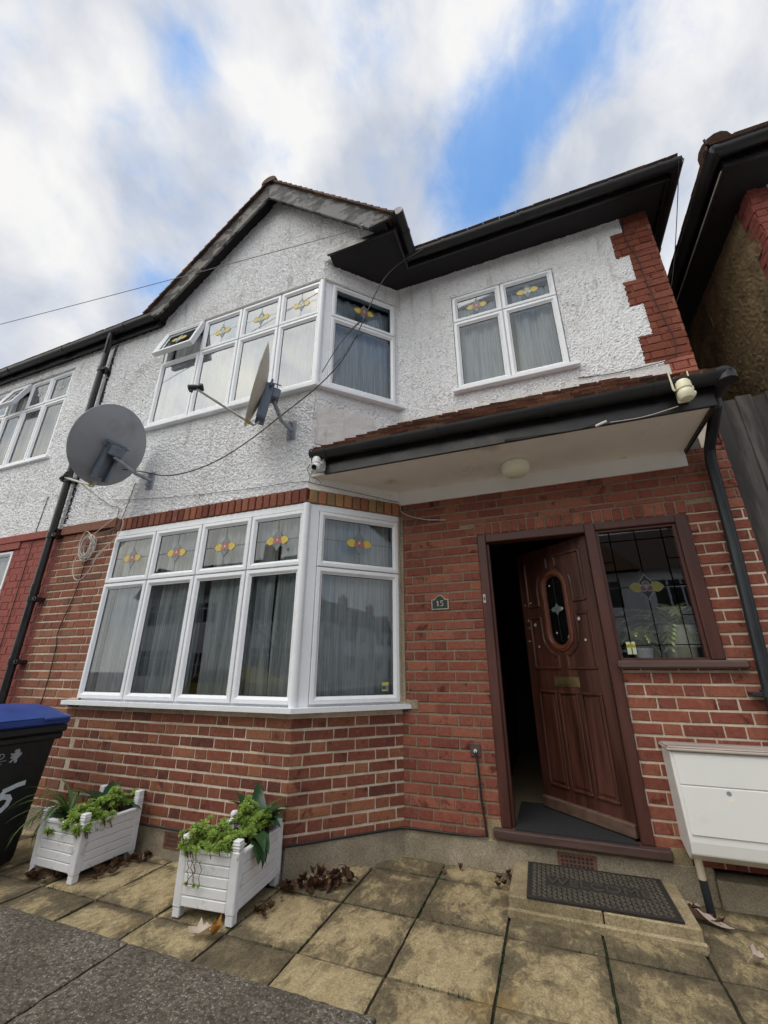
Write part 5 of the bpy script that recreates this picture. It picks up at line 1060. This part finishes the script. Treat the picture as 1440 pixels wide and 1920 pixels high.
def coil():
    mb = MB(); rr = random.Random(4)
    for i in range(9):
        c = Vector((-3.26+rr.uniform(-.02, .02), -B-.03-.006*i, 2.47+rr.uniform(-.02, .02))); a = rr.uniform(.07, .105); b = rr.uniform(.10, .15); ph = rr.uniform(-.3, .3)
        mb.tube([c+Vector((math.cos(t)*a*math.cos(ph)-math.sin(t)*b*math.sin(ph), rr.uniform(-.004, .004), math.cos(t)*a*math.sin(ph)+math.sin(t)*b*math.cos(ph))) for t in [2*math.pi*k/26 for k in range(27)]], .0042, 6, rnd=.5)
    def sp(pts):
        P = [Vector(p) for p in pts]; out = []
        for i in range(len(P)-1):
            p0, p1, p2, p3 = P[max(i-1, 0)], P[i], P[i+1], P[min(i+2, len(P)-1)]
            for k in range(6): t = k/6; out.append(.5*((2*p1)+(p2-p0)*t+(2*p0-5*p1+4*p2-p3)*t*t+(3*p1-p0-3*p2+p3)*t**3))
        mb.tube(out+[P[-1]], .0042, 6)
    sp([(-3.2, -B-.05, 2.60), (-3.0, -B-.05, 2.72), (-2.85, -B-.06, 2.75), (-2.78, -B-.06, 2.65), (-2.86, -B-.06, 2.50), (-3.05, -B-.05, 2.38), (-3.12, -B-.05, 2.28)]); sp([(-3.33, -B-.05, 2.45), (-3.40, -B-.05, 2.30), (-3.33, -B-.05, 2.14), (-3.22, -B-.05, 2.12), (-3.12, -B-.05, 2.22), (-3.05, -B-.05, 2.35), (-2.85, -B-.05, 2.52)])
    tag(mb.build('cable_coil', 'cable_white', smooth=True), 'bundle of coiled white cable hanging left of the bay window top', 'cable')
coil()

# ================================================================ METER BOX, BIN
mt = thing('meter_box', (2.0, 0, 0), 'white meter cabinet with leaning front and weathered top fixed below the side window', 'cabinet')
def meter():
    x0, x1 = 1.765, 2.36
    # side profile in (y, z)
    prof = [(-.002, .805), (-.21, .80), (-.255, .36), (-.25, .30), (-.16, .25), (-.002, .30)]
    mb = MB(); mb.prism(prof, lambda a, d, b: Vector((d, a, b)), x0, x1); mb.build('cabinet_body', 'meter_white', mt, bevel=.008)
    n = Vector((0, -.44, -.045)).normalized(); n = Vector((0, -.995, -.10)).normalized(); up = Vector((0, -.10, .995)); up = Vector((0, .10, .995)).normalized(); P = Vector((x0, -.2115, .797)); 
    T = lambda u, d, z: P+Vector((u, 0, 0))+Vector((0, -.995, -.10))*d+Vector((0, .1018, .995))*z
    mb = MB(); mb.cbox(.018, x1-x0-.018, -.002, .006, -.165, -.012, .003, 0, T); mb.build('upper_flap', 'meter_white', mt)
    mb = MB(); mb.cbox(.018, x1-x0-.018, -.002, .007, -.405, -.170, .003, 0, T); dr = mb.build('cabinet_door', 'meter_white', mt)
    mb = MB(); mb.lathe(T(.245, .007, -.192), (0, -1, -.1), [(.012, 0), (.012, .003), (.007, .004), (.006, .001), (.001, .001)], 16); mb.build('lock', 'galvanised', dr)
    mb = MB(); mb.prism([(.228, -.235), (.262, -.232), (.266, -.218), (.240, -.214)], T, .0072, .0082); mb.build('torn_label', 'cream_soffit', dr)
    mb = MB(); mb.cbox(x0-.012, x1+.02, -.232, -.0, .802, .818, .005); mb.cbox(x0-.004, x1+.02, -.228, -.01, .8185, .826, .003); mb.build('weathered_lid', 'meter_top', mt)
    mb = MB(); mb.tube([(1.80, -.17, .29), (1.805, -.16, .165)], .020, 14, 0); mb.tube([(1.805, -.16, .165), (1.815, -.145, -.02)], .0215, 14, 1); mb.build('cable_duct', ['duct_cream', 'duct_dark'], mt, smooth='auto')
meter()
bn = thing('wheelie_bin', (-2.72, -1.315, 0), 'black wheelie bin with blue lid and a hand painted white number at the left edge', 'bin')
def bin_():
    # right bottom corner of the body touches the ground at about (-2.50, -1.13)
    c0 = Vector((-2.72, -1.315, 0)); rot = R(90); cs, sn = math.cos(rot), math.sin(rot)
    T = lambda x, y, z: c0+Vector((x*cs-y*sn, x*sn+y*cs, z))
    mb = MB(); rings = []
    for (z, hx, hy0, hy1, r) in ((.02, .215, -.215, .22, .03), (.05, .225, -.23, .24, .04), (.40, .243, -.265, .27, .045), (.75, .262, -.30, .29, .05), (.77, .265, -.302, .293, .05)):
        pts = []
        for (cx, cy, a0) in ((hx-r, hy1-r, 0), (-hx+r, hy1-r, 90), (-hx+r, hy0+r, 180), (hx-r, hy0+r, 270)):
            for k in range(5): t = R(a0+k*22.5); pts.append(T(cx+r*math.cos(t), cy+r*math.sin(t), z))
        rings.append(pts)
    n = 20; mb.add([p for r_ in rings for p in r_], [(k*n+i, k*n+(i+1) % n, (k+1)*n+(i+1) % n, (k+1)*n+i) for k in range(len(rings)-1) for i in range(n)]+[tuple(range(n))])
    mb.build('bin_body', 'bin_black', bn, smooth='auto')
    mb = MB(); mb.cbox(-.285, .285, -.322, .31, .768, .815, .012, 0, T); mb.cbox(-.295, .295, -.335, .31, .818, .868, .010, 0, T); mb.build('rim', 'bin_black', bn)
    mb = MB(); us = 12; vs = []; nx, ny = 10, 10
    for i in range(nx+1):
        for j in range(ny+1):
            x = -.30+.60*i/nx; y = -.340+.67*j/ny; e = min(1, 4*min(i, nx-i)/nx); f = min(1, 4*min(j, ny-j)/ny); vs.append(T(x, y, .925+.06*(e*f)**.5+.03*math.sin(math.pi*j/ny)))
    m = ny+1; fs = [(i*m+j, (i+1)*m+j, (i+1)*m+j+1, i*m+j+1) for i in range(nx) for j in range(ny)]; mb.add(vs, fs); mb.cbox(-.30, .30, -.340, .33, .872, .928, .012, 0, T); mb.cbox(.10, .285, -.352, -.335, .90, .925, .006, 0, T); mb.build('bin_lid', 'bin_blue', bn, smooth='auto')
    # front face frame for lettering: the front leans outwards
    a = T(0, -.2305, .05); b = T(0, -.3005, .75); upv = (b-a).normalized(); uv = (T(1, 0, 0)-T(0, 0, 0)).normalized(); nv = uv.cross(upv).normalized()
    F = lambda u, d, z: a+uv*u+upv*z+nv*(d+.003)
    mb = MB()
    def stroke(pts, w):
        pts = [(x*.9-.058, .46-(.46-y)*.66) for x, y in pts]
        for i in range(len(pts)-1):
            p, q = Vector(pts[i]), Vector(pts[i+1]); dd = (q-p); l = dd.length; dd.normalize(); nn = Vector((-dd.y, dd.x))*w/2; p = p-dd*w*.25; q = q+dd*w*.25; mb.prism([tuple(p+nn), tuple(q+nn), tuple(q-nn), tuple(p-nn)], F, .0, .0012+i*.00005)
    stroke([(.195, .46), (.15, .452), (.10, .432), (.065, .42)], .03); stroke([(.075, .425), (.06, .395), (.048, .355)], .026); stroke([(.045, .355), (.08, .365), (.11, .355), (.125, .325), (.115, .28), (.09, .245), (.05, .215), (.02, .205), (-.01, .21)], .03)
    stroke([(-.10, .46), (-.10, .215)], .03); mb.build('painted_number', 'white_paint', bn)
    mb = MB(); text_mb(mb, 'ENFIELD', lambda u, d, z: F(-.255+u, d, .640+z), .05, 0, .0012, 0)
    mb.box(-.255, -.05, 0, .0012, .626, .629, 0, F); text_mb(mb, 'Council', lambda u, d, z: F(-.13+u, d, .604+z), .018, 0, .0012, 0)
    lion = [(.075, .608), (.092, .604), (.098, .616), (.108, .618), (.112, .600), (.128, .598), (.132, .612), (.126, .625), (.140, .64), (.150, .66), (.140, .672), (.134, .655), (.130, .68), (.118, .70), (.112, .688), (.100, .695), (.090, .682), (.100, .672), (.084, .666), (.072, .672), (.070, .660), (.088, .652), (.074, .642), (.078, .632), (.096, .638), (.088, .622)]
    lion = [(.9*(x-.07)-.035, .9*(z-.6)+.605) for x, z in lion]; mb.prism(lion, F, 0, .0012); mb.build('council_lettering', 'grey_print', bn)
bin_()

# ================================================================ PLANTERS
def rosette(mb, c, r, n=(0, 0, 1), rr=random):
    d = Vector(n).normalized(); a = d.orthogonal().normalized(); b = d.cross(a)
    for ring, (k, rad, h) in enumerate(((7, 1., .15), (6, .7, .45), (4, .38, .75))):
        o = rr.uniform(0, 6); sh = rr.uniform(.2, 1)
        for i in range(k):
            t = o+2*math.pi*i/k; e = (a*math.cos(t)+b*math.sin(t)); s = (-a*math.sin(t)+b*math.cos(t)); tip = c+e*r*rad+d*r*h; m = c+e*r*rad*.6+d*r*(h*.55)
            mb.add([c, m-s*r*.20+d*r*.06, tip-s*r*.13, tip+e*r*.1+d*r*.05, tip+s*r*.13, m+s*r*.20+d*r*.06, m-d*r*.1], [(0, 1, 6), (0, 6, 5), (1, 2, 3, 6), (6, 3, 4, 5)], 0, sh)
def blade(mb, p, az, el, L, w, droop, rr, mi=0, seg=7, fold=.25, tip=2.):
    pts = []; e = el; q = Vector(p); 
    for k in range(seg+1):
        pts.append(q.copy()); q = q+Vector((math.cos(az)*math.cos(e), math.sin(az)*math.cos(e), math.sin(e)))*L/seg; e -= droop/seg
    s = Vector((-math.sin(az), math.cos(az), 0)); vs = []; fs = []
    for k, c in enumerate(pts):
        t = k/seg; ww = w*(math.sin(math.pi*min(1, .08+t**(1/tip)*.92)) if tip != 1 else (1-t)**.6)+.0006; d = (pts[min(k+1, seg)]-pts[max(k-1, 0)]).normalized(); n = s.cross(d)
        vs += [c-s*ww+n*ww*fold*(-1), c, c+s*ww+n*ww*fold*(-1)]
    for k in range(seg): fs += [(3*k, 3*k+1, 3*k+4, 3*k+3), (3*k+1, 3*k+2, 3*k+5, 3*k+4)]
    mb.add(vs, fs, mi, rr.random())
def planter(c0, th, w, l, lab, tops):
    """c0: foot of the near right post; th: turn; w across, l deep; tops: post kinds (near right, near left, far right, far left)"""
    c0 = Vector(c0); cs, sn = math.cos(th), math.sin(th)
    T = lambda x, y, z: c0+Vector((x*cs-y*sn, x*sn+y*cs, z))       # x to the left is negative, y towards the house
    t = thing('planter', tuple(T(-w/2, l/2, 0)), lab, 'planter'); H = .30; p = .052; z0 = .052
    def slats(f, a, b):
        mb = MB(); n = 5; h = (H-z0)/n
        for i in range(n): mb.cbox(a, b, 0, .012, z0+i*h+.0015, z0+(i+1)*h-.0015, .004, 0, f)
        mb.box(a, b, -.006, .004, z0, H, 0, f); mb.cbox(a, b, -.010, .020, H-.004, H+.016, .004, 0, f); mb.build('side_panel', 'planter_white', t)
    slats(lambda a, d, z: T(a, -d+.012, z), -w+p, -p); slats(lambda a, d, z: T(a, l+d-.012, z), -w+p, -p)
    slats(lambda a, d, z: T(d-.012, a, z), p, l-p); slats(lambda a, d, z: T(-w-d+.012, a, z), p, l-p)
    for (x, y, k) in ((-p, 0, tops[0]), (-w, 0, tops[1]), (-p, l-p, tops[2]), (-w, l-p, tops[3])):
        mb = MB(); mb.cbox(x, x+p, y, y+p, .045, H+.02, .005, 0, T); mb.cbox(x+.003, x+p-.003, y+.003, y+p-.003, 0, .045, .004, 0, T)
        for q in (.2, .4, .6, .8): mb.box(x+p*q-.0015, x+p*q+.0015, y-.0012, y+.001, .05, H, 0, T); mb.box(x+p-.001, x+p+.0012, y+p*q-.0015, y+p*q+.0015, .05, H, 0, T)
        if k == 'ball': mb.lathe(T(x+p/2, y+p/2, H+.02), (0, 0, 1), [(.027, 0), (.028, .008), (.022, .012), (.026, .022), (.026, .034), (.018, .046), (.001, .050)], 16)
        elif k == 'tall':
            mb.cbox(x+.003, x+p-.003, y+.003, y+p-.003, H+.021, H+.115, .003, 0, T)
            for q in range(5): mb.cbox(x+.0, x+p, y+.0, y+p, H+.024+q*.011, H+.028+q*.011, .001, 0, T)
        else: mb.cbox(x+.004, x+p-.004, y+.004, y+p-.004, H+.021, H+.070, .003, 0, T); mb.cbox(x+.001, x+p-.001, y+.001, y+p-.001, H+.035, H+.040, .001, 0, T); mb.cbox(x+.001, x+p-.001, y+.001, y+p-.001, H+.05, H+.054, .001, 0, T)
        mb.build('corner_post', 'planter_white', t, smooth='auto')
    mb = MB(); mb.box(-w+.02, -.02, .02, l-.02, .1, H-.03, 0, T); mb.build('soil', 'soil', t)
    return T, w, l, H
TP1, w1, l1, H1 = planter((-1.81, -1.165, 0), R(-1), .43, .44, 'white slatted planter box beside the black bin', ('none', 'none', 'tall', 'tall'))
TP2, w2, l2, H2 = planter((-.565, -1.175, 0), R(5), .385, .50, 'white slatted planter box standing before the middle of the bay', ('short', 'short', 'ball', 'ball'))
def sedum(T, spots, lab, seed, rmin=.018, rmax=.033):
    rr = random.Random(seed); mb = MB()
    for (x, y, z, sx, sy, sz, n) in spots:
        for i in range(int(n*1.5)):
            p = T(x+rr.gauss(0, sx), y+rr.gauss(0, sy), z+.015+abs(rr.gauss(0, sz*1.2))); rosette(mb, p, rr.uniform(rmin, rmax), (rr.uniform(-.5, .5), rr.uniform(-.9, .1), 1), rr)
            mb.tube([p, p+Vector((rr.uniform(-.01, .01), .02, -.05))], .003, 4, 1)
    return tag(mb.build('succulent', ['succulent_green', 'twig']), lab, 'plant')
sedum(TP2, [(-.30, .06, .30, .035, .05, .035, 46), (-.20, .07, .31, .035, .05, .03, 42), (-.11, .06, .29, .03, .05, .03, 30), (-.08, .22, .32, .03, .05, .03, 24), (-.05, .34, .33, .025, .03, .025, 16), (-.16, .30, .36, .035, .05, .04, 26), (-.32, .02, .26, .03, .01, .02, 12)], 'bright green succulent filling the front of the middle planter', 3)
sedum(TP1, [(-.10, .12, .31, .04, .05, .03, 40), (-.16, .03, .26, .05, .02, .02, 24), (-.04, .02, .25, .03, .015, .02, 20), (-.30, .03, .22, .03, .015, .02, 14), (-.08, .28, .33, .03, .07, .03, 44), (-.02, .12, .28, .02, .05, .02, 18)], 'bright green succulent spilling over the planter beside the bin', 4)
def leafy(T, x, y, z, n, L, w, lab, seed, el=(.7, 1.3), droop=1.2, az=None, mat='broad_leaf', fold=.25, tip=1.5, name='leafy_plant'):
    rr = random.Random(seed); mb = MB()
    for i in range(n):
        a = rr.uniform(*az) if az else 2*math.pi*i/n+rr.uniform(-.3, .3); blade(mb, T(x+rr.uniform(-.02, .02), y+rr.uniform(-.02, .02), z), a, rr.uniform(*el), L*rr.uniform(.75, 1.1), w*rr.uniform(.75, 1.1), droop*rr.uniform(.6, 1.2), rr, 0, 8, fold, tip)
    return tag(mb.build(name, mat, smooth=True), lab, 'plant')
leafy(TP2, -.13, .36, .29, 15, .32, .058, 'dark broad leaved plant at the back of the middle planter', 8, el=(.5, 1.35), droop=1.5)
leafy(TP2, -.05, .22, .31, 5, .24, .046, 'dark broad leaf hanging over the right side of the middle planter', 21, el=(.3, .7), droop=2.3, az=(-.9, .2))
leafy(TP1, -.22, .30, .29, 14, .30, .052, 'dark broad leaved plant at the back of the planter beside the bin', 15, el=(.5, 1.2), droop=1.2)
leafy(TP1, -.33, .12, .30, 36, .42, .011, 'long strap leaved plant drooping over the left of the planter by the bin', 17, el=(.2, 1.3), droop=2.4, az=(2.2, 5.2), mat='strap_leaf', fold=.3, tip=1.0)
mb = MB(); rr = random.Random(5)
for k in range(5):
    p = [TP2(-.31+.02*k, -.012, .27)]; x, z = -.31+.02*k, .27
    for i in range(9): x += rr.uniform(-.012, .016); z -= rr.uniform(.006, .022); p.append(TP2(x, -.014-rr.uniform(0, .012), max(z, .16)))
    mb.tube(p, .0018, 4, 1); rosette(mb, p[-1], .011, (0, -1, .3), rr)
tag(mb.build('trailing_stem', ['succulent_green', 'twig']), 'thin bare stems trailing down the front of the middle planter', 'plant')

# ================================================================ FALLEN LEAVES AND LITTER
def leaf_mesh(L, w, curl, seed, name='fallen_leaf', mat='dead_leaf'):
    rr = random.Random(seed); vs = []; n = 7
    for i in range(n+1):
        t = i/n; ww = w*math.sin(math.pi*(.06+.9*t))*(1+.25*math.sin(t*17+seed)); z = curl*L*(t-.5)**2*2+.004
        vs += [(L*(t-.5), -ww, z+ww*curl*1.6), (L*(t-.5), 0, z), (L*(t-.5), ww, z+ww*curl*rr.uniform(.8, 2.2))]
    fs = []
    for k in range(n): fs += [(3*k, 3*k+1, 3*k+4, 3*k+3), (3*k+1, 3*k+2, 3*k+5, 3*k+4)]
    mb = MB(); mb.add(vs, fs, 0, rr.random()); mb.tube([(-L/2, 0, vs[1][2]), (-L/2-.3*L, .004, .006)], .0012, 4); return mb.build(name, mat, smooth=True, origin=(0, 0, 0))
protos = [leaf_mesh(.075, .022, .8, 1), leaf_mesh(.06, .024, 1.2, 2), leaf_mesh(.09, .026, .5, 3), leaf_mesh(.05, .016, .3, 4)]
used = set()
def put_leaf(x, y, z, lab, group=None, k=None, s=1., rz=None, tilt=.5, rr=random):
    k = rr.randrange(4) if k is None else k; o = protos[k]
    if k in used: o = o.copy(); COL.objects.link(o)
    used.add(k); o.location = (x, y, z); o.rotation_euler = (rr.uniform(-tilt, tilt), rr.uniform(-tilt, tilt), rr.uniform(0, 6.28) if rz is None else rz); o.scale = (s, s, s)
    for key in ('group',):
        if key in o: del o[key]
    tag(o, lab, 'leaf', group); return o
rl = random.Random(12)
for i in range(44):
    t = rl.random(); x = -.50+t*.33+rl.gauss(0, .03); y = -.66+t*.20-.03-abs(rl.gauss(0, .05)); y = min(y, x-.04 if x > -B else y)
    put_leaf(x, y, .006+rl.random()*.05, 'dry brown leaf in the heap against the plinth right of the middle planter', 'leaf heap right of the middle planter', rr=rl, tilt=.9, s=rl.uniform(.7, 1.1))
for i in range(18):
    put_leaf(-.50+rl.uniform(-.05, .03), -1.05+rl.uniform(0, .38), .005+rl.random()*.012, 'dry brown leaf lying along the right foot of the middle planter', 'leaves along the middle planter', rr=rl, tilt=.5, s=.7)
for i in range(26):
    put_leaf(-1.78+rl.uniform(-.03, .09), -1.10+rl.uniform(0, .42), .005+rl.random()*.02, 'dry brown leaf between the planter beside the bin and the bay plinth', 'leaves right of the planter by the bin', rr=rl, tilt=.6, s=.8)
for i in range(12):
    put_leaf(-2.05+rl.uniform(-.16, .08), -1.17+rl.uniform(-.05, .04), .005+rl.random()*.015, 'dry brown leaf under the front of the planter beside the bin', 'leaves under the planter by the bin', rr=rl, tilt=.5, s=.8)
for i in range(7):
    put_leaf(.755+rl.uniform(-.09, .01), -.06-rl.uniform(0, .20), .005+rl.random()*.01, 'small dry leaf gathered at the left side of the door step', 'leaves at the left of the step', rr=rl, s=.6)
for i in range(9):
    put_leaf(1.74+rl.uniform(-.03, .09), -.12-rl.uniform(0, .16), .005+rl.random()*.02, 'dry brown leaf at the foot of the meter duct', 'leaves at the meter duct', rr=rl, s=.8)
put_leaf(.42, -.10, .006, 'single dark curled leaf on the slab nearest the wall', k=1, s=.7); put_leaf(.33, -.17, .006, 'small dark leaf on the joint left of the step', k=3, s=.8); put_leaf(.52, -.66, .005, 'tiny brown leaf in the middle of the paving', k=3, s=.6)
def lone(L, w, c, mat, loc, rot, lab, seed):
    o = leaf_mesh(L, w, c, seed, mat=mat); o.location = loc; o.rotation_euler = rot; tag(o, lab, 'leaf')
lone(.11, .035, .5, 'pale_dead_leaf', (-.375, -.63, .055), (.9, .2, 1.3), 'pale pinkish dead leaf standing out on the brown leaf heap', 31)
lone(.12, .035, .6, 'pale_dead_leaf', (-.66, -1.30, .008), (.15, -.1, .3), 'cream coloured curled leaf on the slab before the middle planter', 32)
lone(.06, .028, 1.3, 'orange_leaf', (-.60, -1.285, .012), (.3, .4, 1.2), 'orange curled leaf touching the cream leaf before the middle planter', 33)
lone(.17, .022, .3, 'pale_dead_leaf', (1.80, -.27, .01), (.1, .1, -.7), 'long pale leaf lying in front of the dark duct foot', 34)
lone(.13, .018, .3, 'pale_dead_leaf', (1.74, -.14, .02), (.1, -.2, -.8), 'narrow pale leaf tucked between the step and the duct', 36)
lone(.08, .032, .9, 'pale_dead_leaf', (1.86, -.56, .008), (.4, .2, .9), 'pale curled leaf on the paving at the right edge', 35)
mb = MB(); rr = random.Random(2); vs = [(-1.03+.035*math.cos(t)*rr.uniform(.7, 1.2), -.93+.03*math.sin(t), .004+.05*rr.random()) for t in [i*.7 for i in range(9)]]+[(-1.03, -.93, .06)]
mb.add(vs, [(i, (i+1) % 9, 9) for i in range(9)]); tag(mb.build('litter_scrap', 'pink_litter'), 'crumpled pink scrap on the paving left of the middle planter', 'litter')

# welcome mat
def welcome():
    t = thing('doormat', (1.24, -.27, .079), 'brown ribbed rubber doormat with raised lettering on the step outside the door', 'doormat'); c = Vector((1.243, -.268, .079)); rot = R(1.5)
    T = lambda x, y, z: c+Vector((x*math.cos(rot)-y*math.sin(rot), x*math.sin(rot)+y*math.cos(rot), z)); w, h = .375, .235
    mb = MB(); mb.cbox(-w, w, -h, h, 0, .007, .003, 0, T)
    for (a, b, c_, d) in ((-w, w, -h, -h+.014), (-w, w, h-.014, h), (-w, -w+.014, -h+.014, h-.014), (w-.014, w, -h+.014, h-.014)): mb.cbox(a, b, c_, d, .007, .011, .002, 0, T)
    mb.build('mat_base', 'rubber_base', t)
    mb = MB(); nx, ny = 26, 20
    for i in range(nx):
        for j in range(ny):
            x = -w+.028+(2*w-.056)*(i+.5)/nx; y = -h+.022+(2*h-.044)*(j+.5)/ny
            if abs(y) < .055 and abs(x) < .27: continue
            k = .008 if (i+j) % 2 else -.008; mb.prism([(x-.010, y-k-.003), (x+.010, y+k-.003), (x+.010, y+k+.003), (x-.010, y-k+.003)], lambda a, d, b: T(a, b, d), .007, .0125)
    mb.build('mat_ribs', 'rubber_mat', t)
    mb = MB(); text_mb(mb, 'WELCOME', lambda u, d, z: T(-.262+u, -.034+z, .007+d), .112, 0, .006, 0); mb.build('mat_lettering', 'rubber_letter', t)
welcome()

# ================================================================ ACROSS THE STREET (seen mirrored in the panes)
def opposite():
    Y0 = -17.5
    proto = None
    labs = ['house across the road beyond the left end of the bay, mirrored in its outer pane', 'house across the road facing the wheelie bin', 'house across the road facing the planters', 'house across the road facing the open front door', 'house across the road facing the passage and fence', 'house across the road facing the detached house', 'house across the road mirrored large in the angled bay pane', 'house across the road small in the angled bay pane, beside the mirrored tree', 'house across the road at the far right end of the street']
    for k in range(9):
        x = -23+k*8.2
        if k == 0:
            r = thing('street_house', (x, Y0, -.15), labs[0], 'house', 'houses across the road'); T = frame((x, Y0, -.15), (1, 0, 0), (0, 1, 0))
            mb = MB(); holes = [(.7, 3.2, 1.0, 2.5), (.7, 3.2, 3.9, 5.2), (4.6, 5.6, .1, 2.3), (4.4, 6.0, 3.9, 5.1)]; panel(mb, T, 0, 7.4, 2.9, 5.6, holes, thick=.2); mb.box(0, 7.4, -7, -.21, .1, 5.6, 0, T); mb.build('upper_wall', 'white_roughcast', r)
            mb = MB(); panel(mb, T, 0, 7.4, 0, 2.9, holes, thick=.2); mb.build('lower_wall', 'smooth_white_render', r)
            mb = MB(); mb.add([T(-.2, .35, 5.5), T(7.6, .35, 5.5), T(7.6, -3.6, 8.6), T(-.2, -3.6, 8.6), T(7.6, -7.4, 5.5), T(-.2, -7.4, 5.5)], [(0, 1, 2, 3), (3, 2, 4, 5), (1, 4, 2), (0, 3, 5)]); mb.add([T(.2, .9, 5.5), T(3.9, .9, 5.5), T(2.05, .9, 7.3), T(2.05, -3.0, 7.3), T(.2, -1, 5.5), T(3.9, -1, 5.5)], [(0, 1, 2), (0, 2, 3, 4), (1, 5, 3, 2)]); mb.build('roof', 'clay_tile', r)
            mb = MB(); mb.box(6.6, 7.5, -4.0, -3.2, 7.6, 9.5, 0, T); [mb.tube([T(6.8+i*.25, -3.6, 9.5), T(6.8+i*.25, -3.6, 9.85)], .1, 10) for i in range(3)]; mb.build('chimney', 'brown_brick', r)
            for h in holes:
                us = lines([h[0], h[1]], .75); f = frame_mesh(T, us, [h[2], h[2]+(h[3]-h[2])*.7, h[3]], r, 'window_frame' if h[2] > .5 else 'door_frame', d0=-.12, d1=-.02)
                mb = MB(); mb.add([T(h[0], -.10, h[2]), T(h[1], -.10, h[2]), T(h[1], -.10, h[3]), T(h[0], -.10, h[3])], [(0, 1, 2, 3)]); mb.build('glass_pane', 'glass_black', f)
            proto = r
        else:
            r = proto.copy(); COL.objects.link(r); r.location = (x, Y0-(.6 if k == 3 else 0), -.15); tag(r, labs[k])
            for ch in list(proto.children):
                c = ch.copy(); COL.objects.link(c); c.parent = r
                for g in ch.children: e = g.copy(); COL.objects.link(e); e.parent = c
    for i, (x, y, h, lab) in enumerate(((-9.5, -13.2, 5.5, 'small street tree mirrored beside the houses, nearer the bay'), (9.5, -13.4, 6.2, 'taller street tree to the right across the road'))):
        t = thing('street_tree', (x, y, -.15), lab, 'tree'); rr = random.Random(i+3)
        mb = MB(); mb.tube([(x, y, -.15), (x+.05, y, h*.35), (x, y+.05, h*.7)], [.16, .12, .05], 10)
        tips = []
        for k in range(9): a = k*2.4; e = Vector((x+math.cos(a)*1.3, y+math.sin(a)*1.3, h*(.6+.04*k))); mb.tube([(x, y, h*(.3+.03*k)), e], [.05, .015], 6); tips.append(e)
        mb.build('trunk', 'twig', t); mb = MB()
        for k in range(2600):
            c = rr.choice(tips)+Vector((rr.gauss(0, .5), rr.gauss(0, .5), rr.gauss(0, .45))); a, b = Vector((rr.uniform(-1, 1), rr.uniform(-1, 1), rr.uniform(-1, 1))).normalized()*.09, Vector((rr.uniform(-1, 1), rr.uniform(-1, 1), rr.uniform(-1, 1))).normalized()*.06; mb.add([c-a, c-b, c+a, c+b], [(0, 1, 2, 3)])
        mb.build('crown', 'tree_leaf', t, recalc=False)
    for i, (x, mat, lab) in enumerate(((-3.6, 'bin_black', 'dark parked car across the road, mirrored in the bay panes'), (1.9, 'galvanised', 'silver parked car across the road, mirrored in the angled pane'), (-9.6, 'yellow_tape', 'yellowish parked car across the road mirrored in the left bay panes'))):
        c = thing('parked_car', (x, -10.6, -.12), lab, 'car', 'cars parked across the road'); z = -.12
        mb = MB(); prof = [(-2.1, .30), (-2.12, .62), (-1.95, .80), (-1.15, .92), (-.55, 1.36), (.75, 1.42), (1.45, 1.0), (2.0, .92), (2.1, .6), (2.08, .30)]
        mb.prism(prof, lambda a, d, b: Vector((x+a, -10.6+d, z+b)), -.85, .85); mb.build('body', mat, c, bevel=.06)
        for sg in (-1, 1):
            mb = MB(); mb.prism([(-1.02, .95), (-.5, 1.29), (.05, 1.33), (.05, .95)], lambda a, d, b: Vector((x+a, -10.6+sg*d, z+b)), .84, .856); mb.prism([(.12, .95), (.12, 1.33), (.70, 1.33), (1.25, 1.0)], lambda a, d, b: Vector((x+a, -10.6+sg*d, z+b)), .84, .856); mb.build('side_window', 'glass_black', c)
            for q in (-1.3, 1.3):
                mb = MB(); mb.lathe((x+q, -10.6+sg*.72, z+.31), (0, sg, 0), [(.001, .16), (.18, .16), (.2, .14), (.31, .14), (.31, 0), (.001, 0)], 20); mb.build('wheel', 'black_plastic', c, smooth='auto')
opposite()
